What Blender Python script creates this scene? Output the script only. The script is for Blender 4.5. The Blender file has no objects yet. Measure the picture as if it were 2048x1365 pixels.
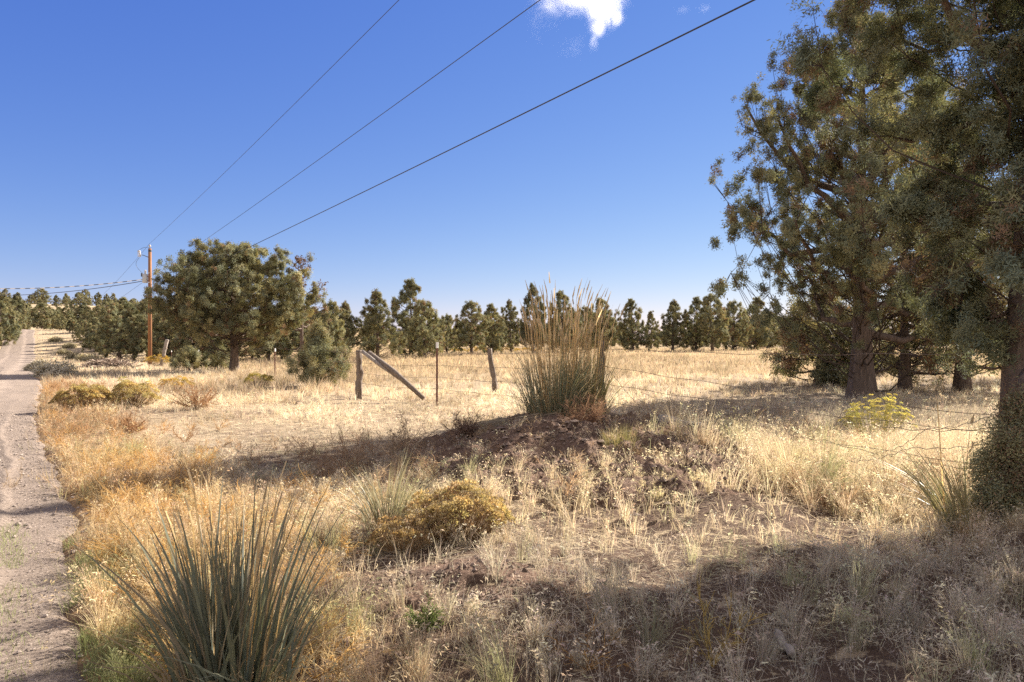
import bpy, math
import numpy as np
from mathutils import Vector

rng = np.random.default_rng(11)
scene = bpy.context.scene
COL = scene.collection

# ------------------------------------------------------------------ camera
CAM_Z = 1.5
F = 1365.0
cd = bpy.data.cameras.new("camera"); cam = bpy.data.objects.new("camera", cd); COL.objects.link(cam)
cam.location = (0, 0, CAM_Z); cam.rotation_euler = (math.radians(90), 0, 0)
cd.sensor_width = 36; cd.lens = 24; cd.clip_start = 0.05; cd.clip_end = 6000
scene.camera = cam

# ------------------------------------------------------------------ light
SUN_AZ = math.radians(48)      # from +Y towards +X
SUN_EL = math.radians(31)
world = bpy.data.worlds.new("World"); scene.world = world; world.use_nodes = True
nt = world.node_tree; nt.nodes.clear()
wo = nt.nodes.new('ShaderNodeOutputWorld'); bg = nt.nodes.new('ShaderNodeBackground')
sky = nt.nodes.new('ShaderNodeTexSky'); sky.sky_type = 'NISHITA'; sky.sun_disc = False
sky.sun_elevation = SUN_EL; sky.sun_rotation = SUN_AZ
sky.altitude = 1300; sky.air_density = 1.0; sky.dust_density = 0.0; sky.ozone_density = 3.0
# grade of the clear sky, one power curve per channel
sep = nt.nodes.new('ShaderNodeSeparateColor'); cmb = nt.nodes.new('ShaderNodeCombineColor'); nt.links.new(sky.outputs[0], sep.inputs[0])
for ch, (k, g) in enumerate(((.280, 1.15), (.366, .905), (1.20, .41))):
    pw = nt.nodes.new('ShaderNodeMath'); pw.operation = 'POWER'; pw.inputs[1].default_value = g; nt.links.new(sep.outputs[ch], pw.inputs[0])
    ml = nt.nodes.new('ShaderNodeMath'); ml.operation = 'MULTIPLY'; ml.inputs[1].default_value = k; nt.links.new(pw.outputs[0], ml.inputs[0]); nt.links.new(ml.outputs[0], cmb.inputs[ch])
# white brightness added to the unseen sky overhead and behind, to fill the shade
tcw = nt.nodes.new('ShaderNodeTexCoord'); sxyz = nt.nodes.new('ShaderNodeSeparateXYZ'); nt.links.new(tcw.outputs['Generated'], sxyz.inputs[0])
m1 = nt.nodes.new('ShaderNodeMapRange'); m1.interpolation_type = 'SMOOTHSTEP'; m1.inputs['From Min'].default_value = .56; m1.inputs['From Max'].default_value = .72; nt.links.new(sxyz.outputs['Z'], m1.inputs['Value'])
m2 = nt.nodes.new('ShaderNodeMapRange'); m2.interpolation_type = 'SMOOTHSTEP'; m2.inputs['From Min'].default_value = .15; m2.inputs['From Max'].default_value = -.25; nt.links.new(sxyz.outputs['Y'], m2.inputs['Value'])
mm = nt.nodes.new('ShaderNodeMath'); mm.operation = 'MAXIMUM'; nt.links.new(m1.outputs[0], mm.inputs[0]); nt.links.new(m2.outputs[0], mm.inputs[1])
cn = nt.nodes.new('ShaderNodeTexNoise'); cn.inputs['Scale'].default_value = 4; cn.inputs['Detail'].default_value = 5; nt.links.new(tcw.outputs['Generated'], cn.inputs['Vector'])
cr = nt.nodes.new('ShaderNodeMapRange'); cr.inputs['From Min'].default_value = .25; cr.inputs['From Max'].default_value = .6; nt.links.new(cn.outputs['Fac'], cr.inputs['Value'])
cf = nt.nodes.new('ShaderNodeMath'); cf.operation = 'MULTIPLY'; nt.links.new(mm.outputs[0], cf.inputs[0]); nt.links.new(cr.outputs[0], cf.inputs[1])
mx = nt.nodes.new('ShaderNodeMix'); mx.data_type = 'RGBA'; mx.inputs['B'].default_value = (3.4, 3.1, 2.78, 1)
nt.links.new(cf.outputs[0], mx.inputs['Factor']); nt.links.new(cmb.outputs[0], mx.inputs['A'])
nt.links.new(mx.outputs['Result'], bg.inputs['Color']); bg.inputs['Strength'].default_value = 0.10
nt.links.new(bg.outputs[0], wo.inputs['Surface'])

sl = bpy.data.lights.new("sun", 'SUN'); sl.energy = 5.0; sl.angle = math.radians(0.53); sl.color = (1.0, 0.925, 0.82)
sun = bpy.data.objects.new("sun", sl); COL.objects.link(sun)
sd = Vector((math.sin(SUN_AZ) * math.cos(SUN_EL), math.cos(SUN_AZ) * math.cos(SUN_EL), math.sin(SUN_EL)))
sun.rotation_euler = sd.to_track_quat('Z', 'Y').to_euler(); sun.location = sd * 60

scene.view_settings.view_transform = 'Standard'; scene.view_settings.look = 'None'
scene.view_settings.exposure = 1.74; scene.view_settings.gamma = 1.0
cy = scene.cycles
cy.max_bounces = 6; cy.diffuse_bounces = 3; cy.glossy_bounces = 2; cy.transmission_bounces = 4
cy.volume_bounces = 6; cy.transparent_max_bounces = 8; cy.caustics_reflective = False; cy.caustics_refractive = False
cy.use_denoising = False; cy.sample_clamp_indirect = 6

# ------------------------------------------------------------------ noise and terrain
def _hash(ix, iy, seed):
    h = (ix.astype(np.int64) * 374761393 + iy.astype(np.int64) * 668265263 + seed * 982451653) & 0xffffffff
    h = ((h ^ (h >> 13)) * 1274126177) & 0xffffffff
    return ((h ^ (h >> 16)) & 0xffff) / 65535.0

def vnoise(x, y, seed=0):
    x = np.asarray(x, float); y = np.asarray(y, float)
    ix = np.floor(x); iy = np.floor(y); fx = x - ix; fy = y - iy
    fx = fx * fx * (3 - 2 * fx); fy = fy * fy * (3 - 2 * fy)
    a = _hash(ix, iy, seed); b = _hash(ix + 1, iy, seed); c = _hash(ix, iy + 1, seed); d = _hash(ix + 1, iy + 1, seed)
    return a + (b - a) * fx + (c - a) * fy + (a - b - c + d) * fx * fy

def fbm(x, y, seed=0, octv=4):
    s = 0; a = .5; t = 0
    for k in range(octv):
        s = s + a * vnoise(x * 2 ** k + 17.3 * k, y * 2 ** k - 9.1 * k, seed + k); t += a; a *= .5
    return s / t

def sstep(a, b, x):
    t = np.clip((np.asarray(x, float) - a) / (b - a), 0, 1)
    return t * t * (3 - 2 * t)

def gauss(x, y, cx, cy_, rx, ry):
    return np.exp(-(((x - cx) / rx) ** 2 + ((y - cy_) / ry) ** 2))

def xr(y):                                    # right edge of the road
    y = np.asarray(y, float)
    return 0.22 - 0.702 * y + 0.10 * np.sin(y * .35) + .30 * (fbm(y * .9, 0 * y, 15) - .5) + .16 * (fbm(y * 3.7, 0 * y, 16) - .5)
ROAD_W = 4.3                                  # its width along X
def h_plain(x, y):
    x = np.asarray(x, float); y = np.asarray(y, float)
    left = sstep(-8, -25, x)
    h = -0.40 * left * sstep(28, 52, y)
    h = h + 3.9 * sstep(-25, -60, x) * sstep(70, 122, y)
    h = h + 15 * sstep(-70, -210, x) * sstep(175, 320, y)
    h = h + 0.10 * (fbm(x * .25, y * .25, 3) - .5) * sstep(2, 6, np.hypot(x, y)) + 0.05 * (fbm(x * 1.1, y * 1.1, 8) - .5) + .13 * (fbm(x * 2.1, y * 2.1, 9, 3) - .5) * sstep(8.5, 6, y) * sstep(-2, -.8, x + .35 * (y - 3))
    r = np.hypot(x, y)
    h = h + 0.5 * (fbm(x * .03, y * .03, 31) - .5) * sstep(80, 140, r) * (1 - left)
    # low humps in the foreground
    h = h + .12 * gauss(x, y, 1.95, 5.9, .6, .5) + .16 * gauss(x, y, 4.1, 4.9, .9, .5) + .06 * gauss(x, y, -.2, 4.0, .9, .5)
    h = h + .10 * gauss(x, y, 3.3, 3.0, .6, .4)
    return h

def on_road(x, y):
    e = xr(y); t = (x - (e - ROAD_W)) / ROAD_W
    return (t > 0) & (t < 1) & (y > -60) & (y < 130)

def h_road(x, y):
    e = xr(y); t = np.clip((x - (e - ROAD_W)) / ROAD_W, 0, 1)
    crown = .05 * np.sin(np.pi * t)
    rut = -.025 * (np.exp(-((t - .30) / .07) ** 2) + np.exp(-((t - .72) / .07) ** 2))
    return h_plain(x, y) + crown + rut

def h_ground(x, y):
    h = h_plain(x, y)
    e = xr(y); t = (np.asarray(x, float) - (e - ROAD_W)) / ROAD_W
    inside = sstep(-.02, .06, t) * sstep(1.02, .94, t) * ((np.asarray(y) > -60) & (np.asarray(y) < 130))
    return h - .10 * inside

def h_bump(x, y):                             # the earth mound under the wild rye
    b = .40 * np.exp(-np.abs((x - 1.05) / 1.8) ** 2.4 - np.abs((y - 8.95) / 2.15) ** 2.4)
    b = b + .10 * gauss(x, y, 2.3, 8.1, .7, .7) + .08 * gauss(x, y, .1, 8.3, .5, .6)
    return b

def H(x, y):
    x = np.asarray(x, float); y = np.asarray(y, float)
    return h_ground(x, y) + h_bump(x, y)

def gp(px, py, z=0.0):                        # a spot on level ground seen at photo pixel px,py
    d = (CAM_Z - z) * F / (py - 682.5)
    return ((px - 1024) / F * d, d)

# ------------------------------------------------------------------ mesh helpers
def build(name, V, faces, mat, parent=None, col=None, smooth=False, loc=None):
    V = np.asarray(V, np.float32)
    if not isinstance(faces, (list, tuple)): faces = [faces]
    faces = [np.asarray(f, np.int32) for f in faces if len(f)]
    me = bpy.data.meshes.new(name)
    nl = sum(f.size for f in faces); npoly = sum(len(f) for f in faces)
    me.vertices.add(len(V)); me.vertices.foreach_set('co', V.ravel())
    me.loops.add(nl); me.loops.foreach_set('vertex_index', np.concatenate([f.ravel() for f in faces]))
    me.polygons.add(npoly)
    tot = np.concatenate([np.full(len(f), f.shape[1], np.int32) for f in faces])
    st = np.zeros(npoly, np.int32); st[1:] = np.cumsum(tot)[:-1]
    me.polygons.foreach_set('loop_start', st); me.polygons.foreach_set('loop_total', tot)
    me.polygons.foreach_set('use_smooth', np.full(npoly, bool(smooth)))
    if col is not None:
        c = np.ones((len(V), 4), np.float32); c[:, :3] = col
        ca = me.color_attributes.new("Col", 'FLOAT_COLOR', 'POINT'); ca.data.foreach_set('color', c.ravel())
    me.materials.append(mat); me.update(calc_edges=True)
    o = bpy.data.objects.new(name, me); COL.objects.link(o)
    if parent is not None: o.parent = parent
    if loc is not None: o.location = loc
    return o

class MB:                                     # collects pieces of one mesh
    def __init__(s): s.V = []; s.F = []; s.C = []; s.n = 0
    def add(s, V, faces, col=None):
        V = np.asarray(V, float)
        if not isinstance(faces, (list, tuple)): faces = [faces]
        s.V.append(V)
        for f in faces:
            if len(f): s.F.append(np.asarray(f) + s.n)
        c = np.ones((len(V), 3)) * .5 if col is None else np.broadcast_to(np.asarray(col, float), (len(V), 3))
        s.C.append(c); s.n += len(V); return s
    def build(s, name, mat, parent=None, smooth=False, loc=None):
        q = [f for f in s.F if f.shape[1] == 4]; t = [f for f in s.F if f.shape[1] == 3]
        fs = ([np.concatenate(q)] if q else []) + ([np.concatenate(t)] if t else [])
        return build(name, np.concatenate(s.V), fs, mat, parent, np.concatenate(s.C), smooth, loc)

def empty(name, loc=(0, 0, 0), rz=0):
    o = bpy.data.objects.new(name, None); COL.objects.link(o); o.location = loc; o.rotation_euler = (0, 0, rz)
    o.empty_display_size = .2; return o

def tag(o, label=None, cat=None, group=None, kind=None):
    if label: o['label'] = label
    if cat: o['category'] = cat
    if group: o['group'] = group
    if kind: o['kind'] = kind
    return o

def tube(P, R, n=8, wob=0.0, seed=0, cap=True):
    P = np.asarray(P, float); R = np.broadcast_to(np.asarray(R, float), (len(P),)); m = len(P)
    T = np.gradient(P, axis=0); T /= np.linalg.norm(T, axis=1, keepdims=True) + 1e-9
    up = np.array([0, 0, 1.]) if abs(T[0][2]) < .9 else np.array([1., 0, 0])
    V = []; ang = np.arange(n) * 2 * np.pi / n
    for i in range(m):
        a = np.cross(T[i], up); a /= np.linalg.norm(a) + 1e-9; b = np.cross(T[i], a); up = b if False else up
        rr = R[i] * (1 + wob * (2 * vnoise(ang * 3.0 / np.pi * 2 + seed, np.full(n, i * .35), seed + 5) - 1))
        V.append(P[i] + np.outer(rr * np.cos(ang), a) + np.outer(rr * np.sin(ang), b))
    V = np.concatenate(V); F_ = []
    for i in range(m - 1):
        k = np.arange(n); F_.append(np.stack([i * n + k, i * n + (k + 1) % n, (i + 1) * n + (k + 1) % n, (i + 1) * n + k], 1))
    fs = [np.concatenate(F_)]
    if cap:
        c0 = len(V); V = np.vstack([V, P[0], P[-1]]); k = np.arange(n)
        fs.append(np.concatenate([np.stack([np.full(n, c0), (k + 1) % n, k], 1), np.stack([np.full(n, c0 + 1), (m - 1) * n + k, (m - 1) * n + (k + 1) % n], 1)]))
    return V, fs

def boxv(c, s, rz=0):
    x, y, z = np.array(s) / 2
    V = np.array([[-x, -y, -z], [x, -y, -z], [x, y, -z], [-x, y, -z], [-x, -y, z], [x, -y, z], [x, y, z], [-x, y, z]])
    ca, sa = math.cos(rz), math.sin(rz); V = V @ np.array([[ca, sa, 0], [-sa, ca, 0], [0, 0, 1]]) + np.array(c)
    return V, [np.array([[0, 3, 2, 1], [4, 5, 6, 7], [0, 1, 5, 4], [1, 2, 6, 5], [2, 3, 7, 6], [3, 0, 4, 7]])]

def sticks(P0, P1, r0, r1):                   # many thin three-sided stems
    P0 = np.asarray(P0, float); P1 = np.asarray(P1, float); n = len(P0)
    d = P1 - P0; d /= np.linalg.norm(d, axis=1, keepdims=True) + 1e-9
    ref = np.where(np.abs(d[:, 2:3]) < .9, [[0, 0, 1.]], [[1., 0, 0]])
    a = np.cross(d, ref); a /= np.linalg.norm(a, axis=1, keepdims=True) + 1e-9; b = np.cross(d, a)
    r0 = np.broadcast_to(r0, (n,))[:, None]; r1 = np.broadcast_to(r1, (n,))[:, None]
    V = np.empty((n, 6, 3))
    for k in range(3):
        w = a * math.cos(k * 2.0944) + b * math.sin(k * 2.0944)
        V[:, k] = P0 + w * r0; V[:, 3 + k] = P1 + w * r1
    i = np.arange(n)[:, None] * 6
    f = np.concatenate([i + np.array([[k, (k + 1) % 3, 3 + (k + 1) % 3, 3 + k]]) for k in range(3)])
    return V.reshape(-1, 3), f

def ribbons(P0, P1, r0, r1):
    P0 = np.asarray(P0, float); P1 = np.asarray(P1, float); n = len(P0); d = P1 - P0
    s = np.cross(d, rng.normal(size=(n, 3))); s /= np.linalg.norm(s, axis=1, keepdims=True) + 1e-9
    r0 = np.broadcast_to(r0, (n,))[:, None]; r1 = np.broadcast_to(r1, (n,))[:, None]
    V = np.stack([P0 - s * r0, P0 + s * r0, P1 + s * r1, P1 - s * r1], 1).reshape(-1, 3)
    return V, np.arange(4 * n).reshape(-1, 4)

def blades(P, h, az, lean, w, S=2, droop=0.0, face=None, taper=1.0):
    """curved tapering blades; returns verts, [quads, tris], verts per blade"""
    P = np.asarray(P, float); n = len(P)
    h = np.broadcast_to(h, (n,)); az = np.broadcast_to(az, (n,)); lean = np.broadcast_to(lean, (n,)); w = np.broadcast_to(w, (n,))
    droop = np.broadcast_to(droop, (n,))
    d = np.stack([np.cos(az), np.sin(az), np.zeros(n)], 1)
    fa = rng.uniform(0, 2 * np.pi, n) if face is None else face
    s = np.stack([np.cos(fa), np.sin(fa), np.zeros(n)], 1)
    nv = 2 * S + 1; V = np.empty((n, nv, 3))
    for k in range(S + 1):
        t = k / S
        c = P + d * (h * (lean * (.25 * t + .75 * t * t)))[:, None]
        c[:, 2] += h * (t * np.sqrt(np.clip(1 - .5 * lean ** 2 * t, .15, 1)) - droop * t ** 3)
        ww = (w * .5 * (1 - taper * t ** 1.6) * (.7 + .3 * min(1, t * 4)))[:, None]
        if k < S: V[:, 2 * k] = c - s * ww; V[:, 2 * k + 1] = c + s * ww
        else: V[:, 2 * S] = c
    i = np.arange(n)[:, None] * nv
    q = [i + np.array([[2 * k, 2 * k + 1, 2 * k + 3, 2 * k + 2]]) for k in range(S - 1)]
    t = i + np.array([[2 * S - 2, 2 * S - 1, 2 * S]])
    return V.reshape(-1, 3), [np.concatenate(q) if q else np.zeros((0, 4), int), t], nv

# ------------------------------------------------------------------ materials
def mat_new(name):
    m = bpy.data.materials.new(name); m.use_nodes = True; n = m.node_tree; n.nodes.clear()
    out = n.nodes.new('ShaderNodeOutputMaterial'); return m, n, out

def ramp(n, fac, stops):
    r = n.nodes.new('ShaderNodeValToRGB'); e = r.color_ramp.elements
    while len(e) < len(stops): e.new(.5)
    for k, (p, c) in enumerate(stops): e[k].position = p; e[k].color = (*c, 1)
    if fac is not None: n.links.new(fac, r.inputs[0])
    return r

def noise(n, vec, scale, detail=4, rough=.55, dim='3D'):
    t = n.nodes.new('ShaderNodeTexNoise'); t.inputs['Scale'].default_value = scale; t.inputs['Detail'].default_value = detail
    t.inputs['Roughness'].default_value = rough
    if vec is not None: n.links.new(vec, t.inputs['Vector'])
    return t

def mixc(n, f, a, b, blend='MIX'):
    m = n.nodes.new('ShaderNodeMix'); m.data_type = 'RGBA'; m.blend_type = blend
    for s, v in (('Factor', f), ('A', a), ('B', b)):
        if isinstance(v, (int, float)): m.inputs[s].default_value = v
        elif isinstance(v, tuple): m.inputs[s].default_value = (*v, 1)
        else: n.links.new(v, m.inputs[s])
    return m.outputs['Result']

def leaf_mat(name, trans=.35, rough=.6, spec=.2, tint=(1, 1, 1), ttint=(1.1, 1.0, .7)):
    m, n, out = mat_new(name)
    at = n.nodes.new('ShaderNodeAttribute'); at.attribute_name = 'Col'
    c = mixc(n, 1.0, at.outputs['Color'], tint, 'MULTIPLY')
    p = n.nodes.new('ShaderNodeBsdfPrincipled'); p.inputs['Roughness'].default_value = rough
    p.inputs['Specular IOR Level'].default_value = spec; n.links.new(c, p.inputs['Base Color'])
    tr = n.nodes.new('ShaderNodeBsdfTranslucent'); c2 = mixc(n, 1.0, c, ttint, 'MULTIPLY'); n.links.new(c2, tr.inputs['Color'])
    ms = n.nodes.new('ShaderNodeMixShader'); ms.inputs[0].default_value = trans
    n.links.new(p.outputs[0], ms.inputs[1]); n.links.new(tr.outputs[0], ms.inputs[2]); n.links.new(ms.outputs[0], out.inputs['Surface'])
    return m

def wood_mat(name, c0, c1, scale=(14, 14, 1.6), bump=.5, dist=.02):
    m, n, out = mat_new(name)
    tc = n.nodes.new('ShaderNodeTexCoord'); mp = n.nodes.new('ShaderNodeMapping'); mp.inputs['Scale'].default_value = scale
    n.links.new(tc.outputs['Object'], mp.inputs['Vector'])
    t = noise(n, mp.outputs[0], 1.0, 6, .65)
    r = ramp(n, t.outputs['Fac'], [(.3, c0), (.68, c1)])
    t2 = noise(n, tc.outputs['Object'], 3.0, 3)
    c = mixc(n, .35, r.outputs[0], mixc(n, t2.outputs['Fac'], c0, c1))
    p = n.nodes.new('ShaderNodeBsdfPrincipled'); p.inputs['Roughness'].default_value = .85; p.inputs['Specular IOR Level'].default_value = .15
    n.links.new(c, p.inputs['Base Color'])
    b = n.nodes.new('ShaderNodeBump'); b.inputs['Strength'].default_value = bump; b.inputs['Distance'].default_value = dist
    n.links.new(t.outputs['Fac'], b.inputs['Height']); n.links.new(b.outputs[0], p.inputs['Normal'])
    n.links.new(p.outputs[0], out.inputs['Surface']); return m

def plain_mat(name, c, rough=.5, metal=0.0, var=.15, vs=20):
    m, n, out = mat_new(name)
    tc = n.nodes.new('ShaderNodeTexCoord'); t = noise(n, tc.outputs['Object'], vs, 4)
    d = tuple(x * (1 - var) for x in c); e = tuple(min(1, x * (1 + var)) for x in c)
    r = ramp(n, t.outputs['Fac'], [(.3, d), (.7, e)])
    p = n.nodes.new('ShaderNodeBsdfPrincipled'); p.inputs['Roughness'].default_value = rough; p.inputs['Metallic'].default_value = metal
    n.links.new(r.outputs[0], p.inputs['Base Color']); n.links.new(p.outputs[0], out.inputs['Surface']); return m

def attr_mat(name, rough=.9, bump=0.0, bscale=60, mottled=.25, spec=.15):
    m, n, out = mat_new(name)
    at = n.nodes.new('ShaderNodeAttribute'); at.attribute_name = 'Col'
    tc = n.nodes.new('ShaderNodeTexCoord'); t = noise(n, tc.outputs['Object'], bscale, 5, .7)
    r = ramp(n, t.outputs['Fac'], [(.3, (1 - mottled,) * 3), (.7, (1 + mottled,) * 3)])
    c = mixc(n, 1.0, at.outputs['Color'], r.outputs[0], 'MULTIPLY')
    p = n.nodes.new('ShaderNodeBsdfPrincipled'); p.inputs['Roughness'].default_value = rough; p.inputs['Specular IOR Level'].default_value = spec
    n.links.new(c, p.inputs['Base Color'])
    if bump:
        b = n.nodes.new('ShaderNodeBump'); b.inputs['Strength'].default_value = bump; b.inputs['Distance'].default_value = .02
        n.links.new(t.outputs['Fac'], b.inputs['Height']); n.links.new(b.outputs[0], p.inputs['Normal'])
    n.links.new(p.outputs[0], out.inputs['Surface']); return m

def ground_mat():
    m, n, out = mat_new('ground_litter')
    at = n.nodes.new('ShaderNodeAttribute'); at.attribute_name = 'Col'
    tc = n.nodes.new('ShaderNodeTexCoord'); P = tc.outputs['Object']
    big = noise(n, P, .45, 5, .6); mid = noise(n, P, 5, 6, .7); fine = noise(n, P, 55, 6, .75)
    patch = ramp(n, mid.outputs['Fac'], [(.38, (0, 0, 0)), (.52, (1, 1, 1))])
    soil = ramp(n, fine.outputs['Fac'], [(.3, (.060, .038, .028)), (.7, (.18, .122, .088))])
    lit = ramp(n, fine.outputs['Fac'], [(.28, (.24, .18, .115)), (.5, (.40, .31, .20)), (.72, (.52, .42, .28))])
    litt = mixc(n, 1.0, lit.outputs[0], at.outputs['Color'], 'MULTIPLY')
    sx = n.nodes.new('ShaderNodeSeparateColor')   # alpha of Col: how much bare soil shows
    mth = n.nodes.new('ShaderNodeMath'); mth.operation = 'MULTIPLY'; mth.use_clamp = True
    n.links.new(patch.outputs[0], mth.inputs[0]); n.links.new(at.outputs['Alpha'], mth.inputs[1])
    c = mixc(n, mth.outputs[0], litt, soil.outputs[0])
    c = mixc(n, .5, c, mixc(n, 1.0, c, ramp(n, big.outputs['Fac'], [(.3, (.6, .6, .6)), (.7, (1.35, 1.3, 1.2))]).outputs[0], 'MULTIPLY'))
    p = n.nodes.new('ShaderNodeBsdfPrincipled'); p.inputs['Roughness'].default_value = .95; p.inputs['Specular IOR Level'].default_value = .08
    n.links.new(c, p.inputs['Base Color'])
    b = n.nodes.new('ShaderNodeBump'); b.inputs['Strength'].default_value = .8; b.inputs['Distance'].default_value = .03
    n.links.new(fine.outputs['Fac'], b.inputs['Height']); n.links.new(b.outputs[0], p.inputs['Normal'])
    n.links.new(p.outputs[0], out.inputs['Surface']); return m

def soil_mat():
    m, n, out = mat_new('bare_soil')
    tc = n.nodes.new('ShaderNodeTexCoord'); P = tc.outputs['Object']
    f = noise(n, P, 38, 7, .75); g = noise(n, P, 4, 4)
    a = ramp(n, f.outputs['Fac'], [(.3, (.065, .044, .033)), (.52, (.155, .110, .083)), (.72, (.30, .23, .18))])
    c = mixc(n, g.outputs['Fac'], a.outputs[0], mixc(n, 1.0, a.outputs[0], (1.25, 1.05, .95), 'MULTIPLY'))
    p = n.nodes.new('ShaderNodeBsdfPrincipled'); p.inputs['Roughness'].default_value = .95; p.inputs['Specular IOR Level'].default_value = .08
    n.links.new(c, p.inputs['Base Color'])
    b = n.nodes.new('ShaderNodeBump'); b.inputs['Strength'].default_value = 1.0; b.inputs['Distance'].default_value = .03
    n.links.new(f.outputs['Fac'], b.inputs['Height']); n.links.new(b.outputs[0], p.inputs['Normal'])
    n.links.new(p.outputs[0], out.inputs['Surface']); return m

def road_mat():
    m, n, out = mat_new('gravel_road')
    tc = n.nodes.new('ShaderNodeTexCoord'); P = tc.outputs['Object']
    f = noise(n, P, 45, 8, .8); g = noise(n, P, 1.3, 5, .65); v = n.nodes.new('ShaderNodeTexVoronoi'); v.inputs['Scale'].default_value = 55
    n.links.new(P, v.inputs['Vector'])
    a = ramp(n, f.outputs['Fac'], [(.30, (.10, .074, .058)), (.5, (.26, .205, .165)), (.70, (.46, .38, .315))])
    at = n.nodes.new('ShaderNodeAttribute'); at.attribute_name = 'Col'
    c = mixc(n, 1.0, a.outputs[0], at.outputs['Color'], 'MULTIPLY')
    c = mixc(n, .5, c, mixc(n, 1.0, c, ramp(n, g.outputs['Fac'], [(.3, (.72, .70, .68)), (.7, (1.25, 1.22, 1.2))]).outputs[0], 'MULTIPLY'))
    st = ramp(n, v.outputs['Distance'], [(.15, (1.25, 1.22, 1.2)), (.45, (.85, .85, .85))])
    c = mixc(n, .6, c, mixc(n, 1.0, c, st.outputs[0], 'MULTIPLY'))
    p = n.nodes.new('ShaderNodeBsdfPrincipled'); p.inputs['Roughness'].default_value = .92; p.inputs['Specular IOR Level'].default_value = .12
    n.links.new(c, p.inputs['Base Color'])
    b = n.nodes.new('ShaderNodeBump'); b.inputs['Strength'].default_value = .9; b.inputs['Distance'].default_value = .02
    n.links.new(f.outputs['Fac'], b.inputs['Height']); n.links.new(b.outputs[0], p.inputs['Normal'])
    n.links.new(p.outputs[0], out.inputs['Surface']); return m

M_GROUND = ground_mat(); M_SOIL = soil_mat(); M_ROAD = road_mat()
M_GRASS = leaf_mat('dry_grass_blade', .45, .8, .05, ttint=(1.05, 1.0, .86))
M_RYE = leaf_mat('wild_rye_blade', .22, .5, .3)
M_JUN = leaf_mat('juniper_scale_leaf', .22, .75, .08, ttint=(1.15, 1.05, .65))
M_BLOOM = leaf_mat('dried_bloom', .35, .8, .1)
M_TWIG = attr_mat('twig', .85, 0, 30, .2)
M_BARK = wood_mat('juniper_bark', (.055, .038, .030), (.22, .165, .13), (16, 16, 1.8), .9, .03)
M_POSTW = wood_mat('weathered_post', (.075, .055, .042), (.30, .24, .19), (22, 22, 2.0), .8, .015)
M_GREYW = wood_mat('grey_weathered_wood', (.16, .13, .11), (.42, .37, .32), (22, 22, 2.0), .8, .015)
M_POLE = wood_mat('brown_utility_pole', (.13, .058, .027), (.37, .185, .09), (34, 34, .7), .5, .01)
M_RUST = plain_mat('rusted_steel', (.13, .06, .045), .8, .3)
M_TPOST = plain_mat('red_brown_steel', (.17, .075, .055), .7, .2)
M_WHITE = plain_mat('white_post_tip', (.75, .73, .70), .6)
M_WIRE = plain_mat('barbed_wire_steel', (.15, .115, .095), .9, 0)
M_CABLE = plain_mat('dark_power_cable', (.03, .03, .035), .5, 0)
M_ALU = plain_mat('aluminium_cable', (.36, .34, .33), .5, .2)
M_GALV = plain_mat('grey_transformer_paint', (.42, .44, .46), .45, .1)
M_PORC = plain_mat('porcelain', (.55, .52, .50), .3)
M_DKMET = plain_mat('dark_metal', (.06, .06, .065), .5, .4)
M_LEAFSOLID = attr_mat('stone', .85, .4, 40, .25)

# ------------------------------------------------------------------ setting: ground, road, earth mound
def polar_ground():
    nr, na = 460, 900
    r = np.concatenate([[0.0], .35 * (3000 / .35) ** (np.arange(nr - 1) / (nr - 2))])
    # finer angles ahead of the camera
    u = np.arange(na) / na
    a = 2 * np.pi * u; a = a + .55 * np.sin(a)      # crowds samples near a = pi
    a = a - np.pi
    R, A = np.meshgrid(r, a, indexing='ij')
    X = R * np.sin(A); Y = R * np.cos(A)
    Z = h_ground(X, Y)
    V = np.stack([X, Y, Z], -1).reshape(-1, 3)
    i, j = np.meshgrid(np.arange(1, nr - 1), np.arange(na), indexing='ij'); jn = (j + 1) % na
    q = np.stack([i * na + j, i * na + jn, (i + 1) * na + jn, (i + 1) * na + j], -1).reshape(-1, 4)
    j = np.arange(na); t = np.stack([np.zeros(na, int), na + (j + 1) % na, na + j], 1)
    x, y = V[:, 0], V[:, 1]
    g = sstep(14, 24, y + .8 * x * 0) * (x > 8.3 - .64 * y)
    nn = fbm(x * .08, y * .08, 41)[:, None]
    col = np.array([.95, .95, .97]) + nn * .15
    gold = np.array([.82, .76, .65])
    m1 = (sstep(24, 38, y) * sstep(8.3 - .64 * y, 12 - .64 * y, x))[:, None]
    col = col * (1 - m1) + gold * m1
    de = (x - xr(y)) / 1.22
    m2 = (sstep(2.2, .4, de) * sstep(-.5, .1, de) * (y < 30))[:, None]
    col = col * (1 - m2 * .7) + np.array([1.12, .82, .52]) * m2 * .7
    soil = .35 + .5 * sstep(.45, .65, fbm(x * .5, y * .5, 77))
    soil = np.maximum(soil, 2.2 * sstep(6.8, 4.8, y) * sstep(-2.2, -.6, x))
    soil = np.maximum(soil, .9 * gauss(x, y, -3, 9, 2.5, 3))
    for (cx, cy_, a_, b_) in ((-.2, 4.0, .7, .5), (.9, 3.2, .6, .35), (1.9, 5.8, .55, .4), (-1.1, 4.3, .7, .3), (3.9, 4.7, .8, .45), (-2.6, 8.3, .8, .4)):
        soil = soil + 1.8 * gauss(x, y, cx, cy_, a_, b_)
    soil = soil * (1 - .85 * sstep(20, 40, y))
    V = V.astype(np.float32)
    o = build('ground', V, [q, t], M_GROUND, smooth=True)
    c = np.ones((len(V), 4), np.float32); c[:, :3] = col; c[:, 3] = soil
    ca = o.data.color_attributes.new("Col", 'FLOAT_COLOR', 'POINT'); ca.data.foreach_set('color', c.ravel())
    tag(o, kind='structure')

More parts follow.
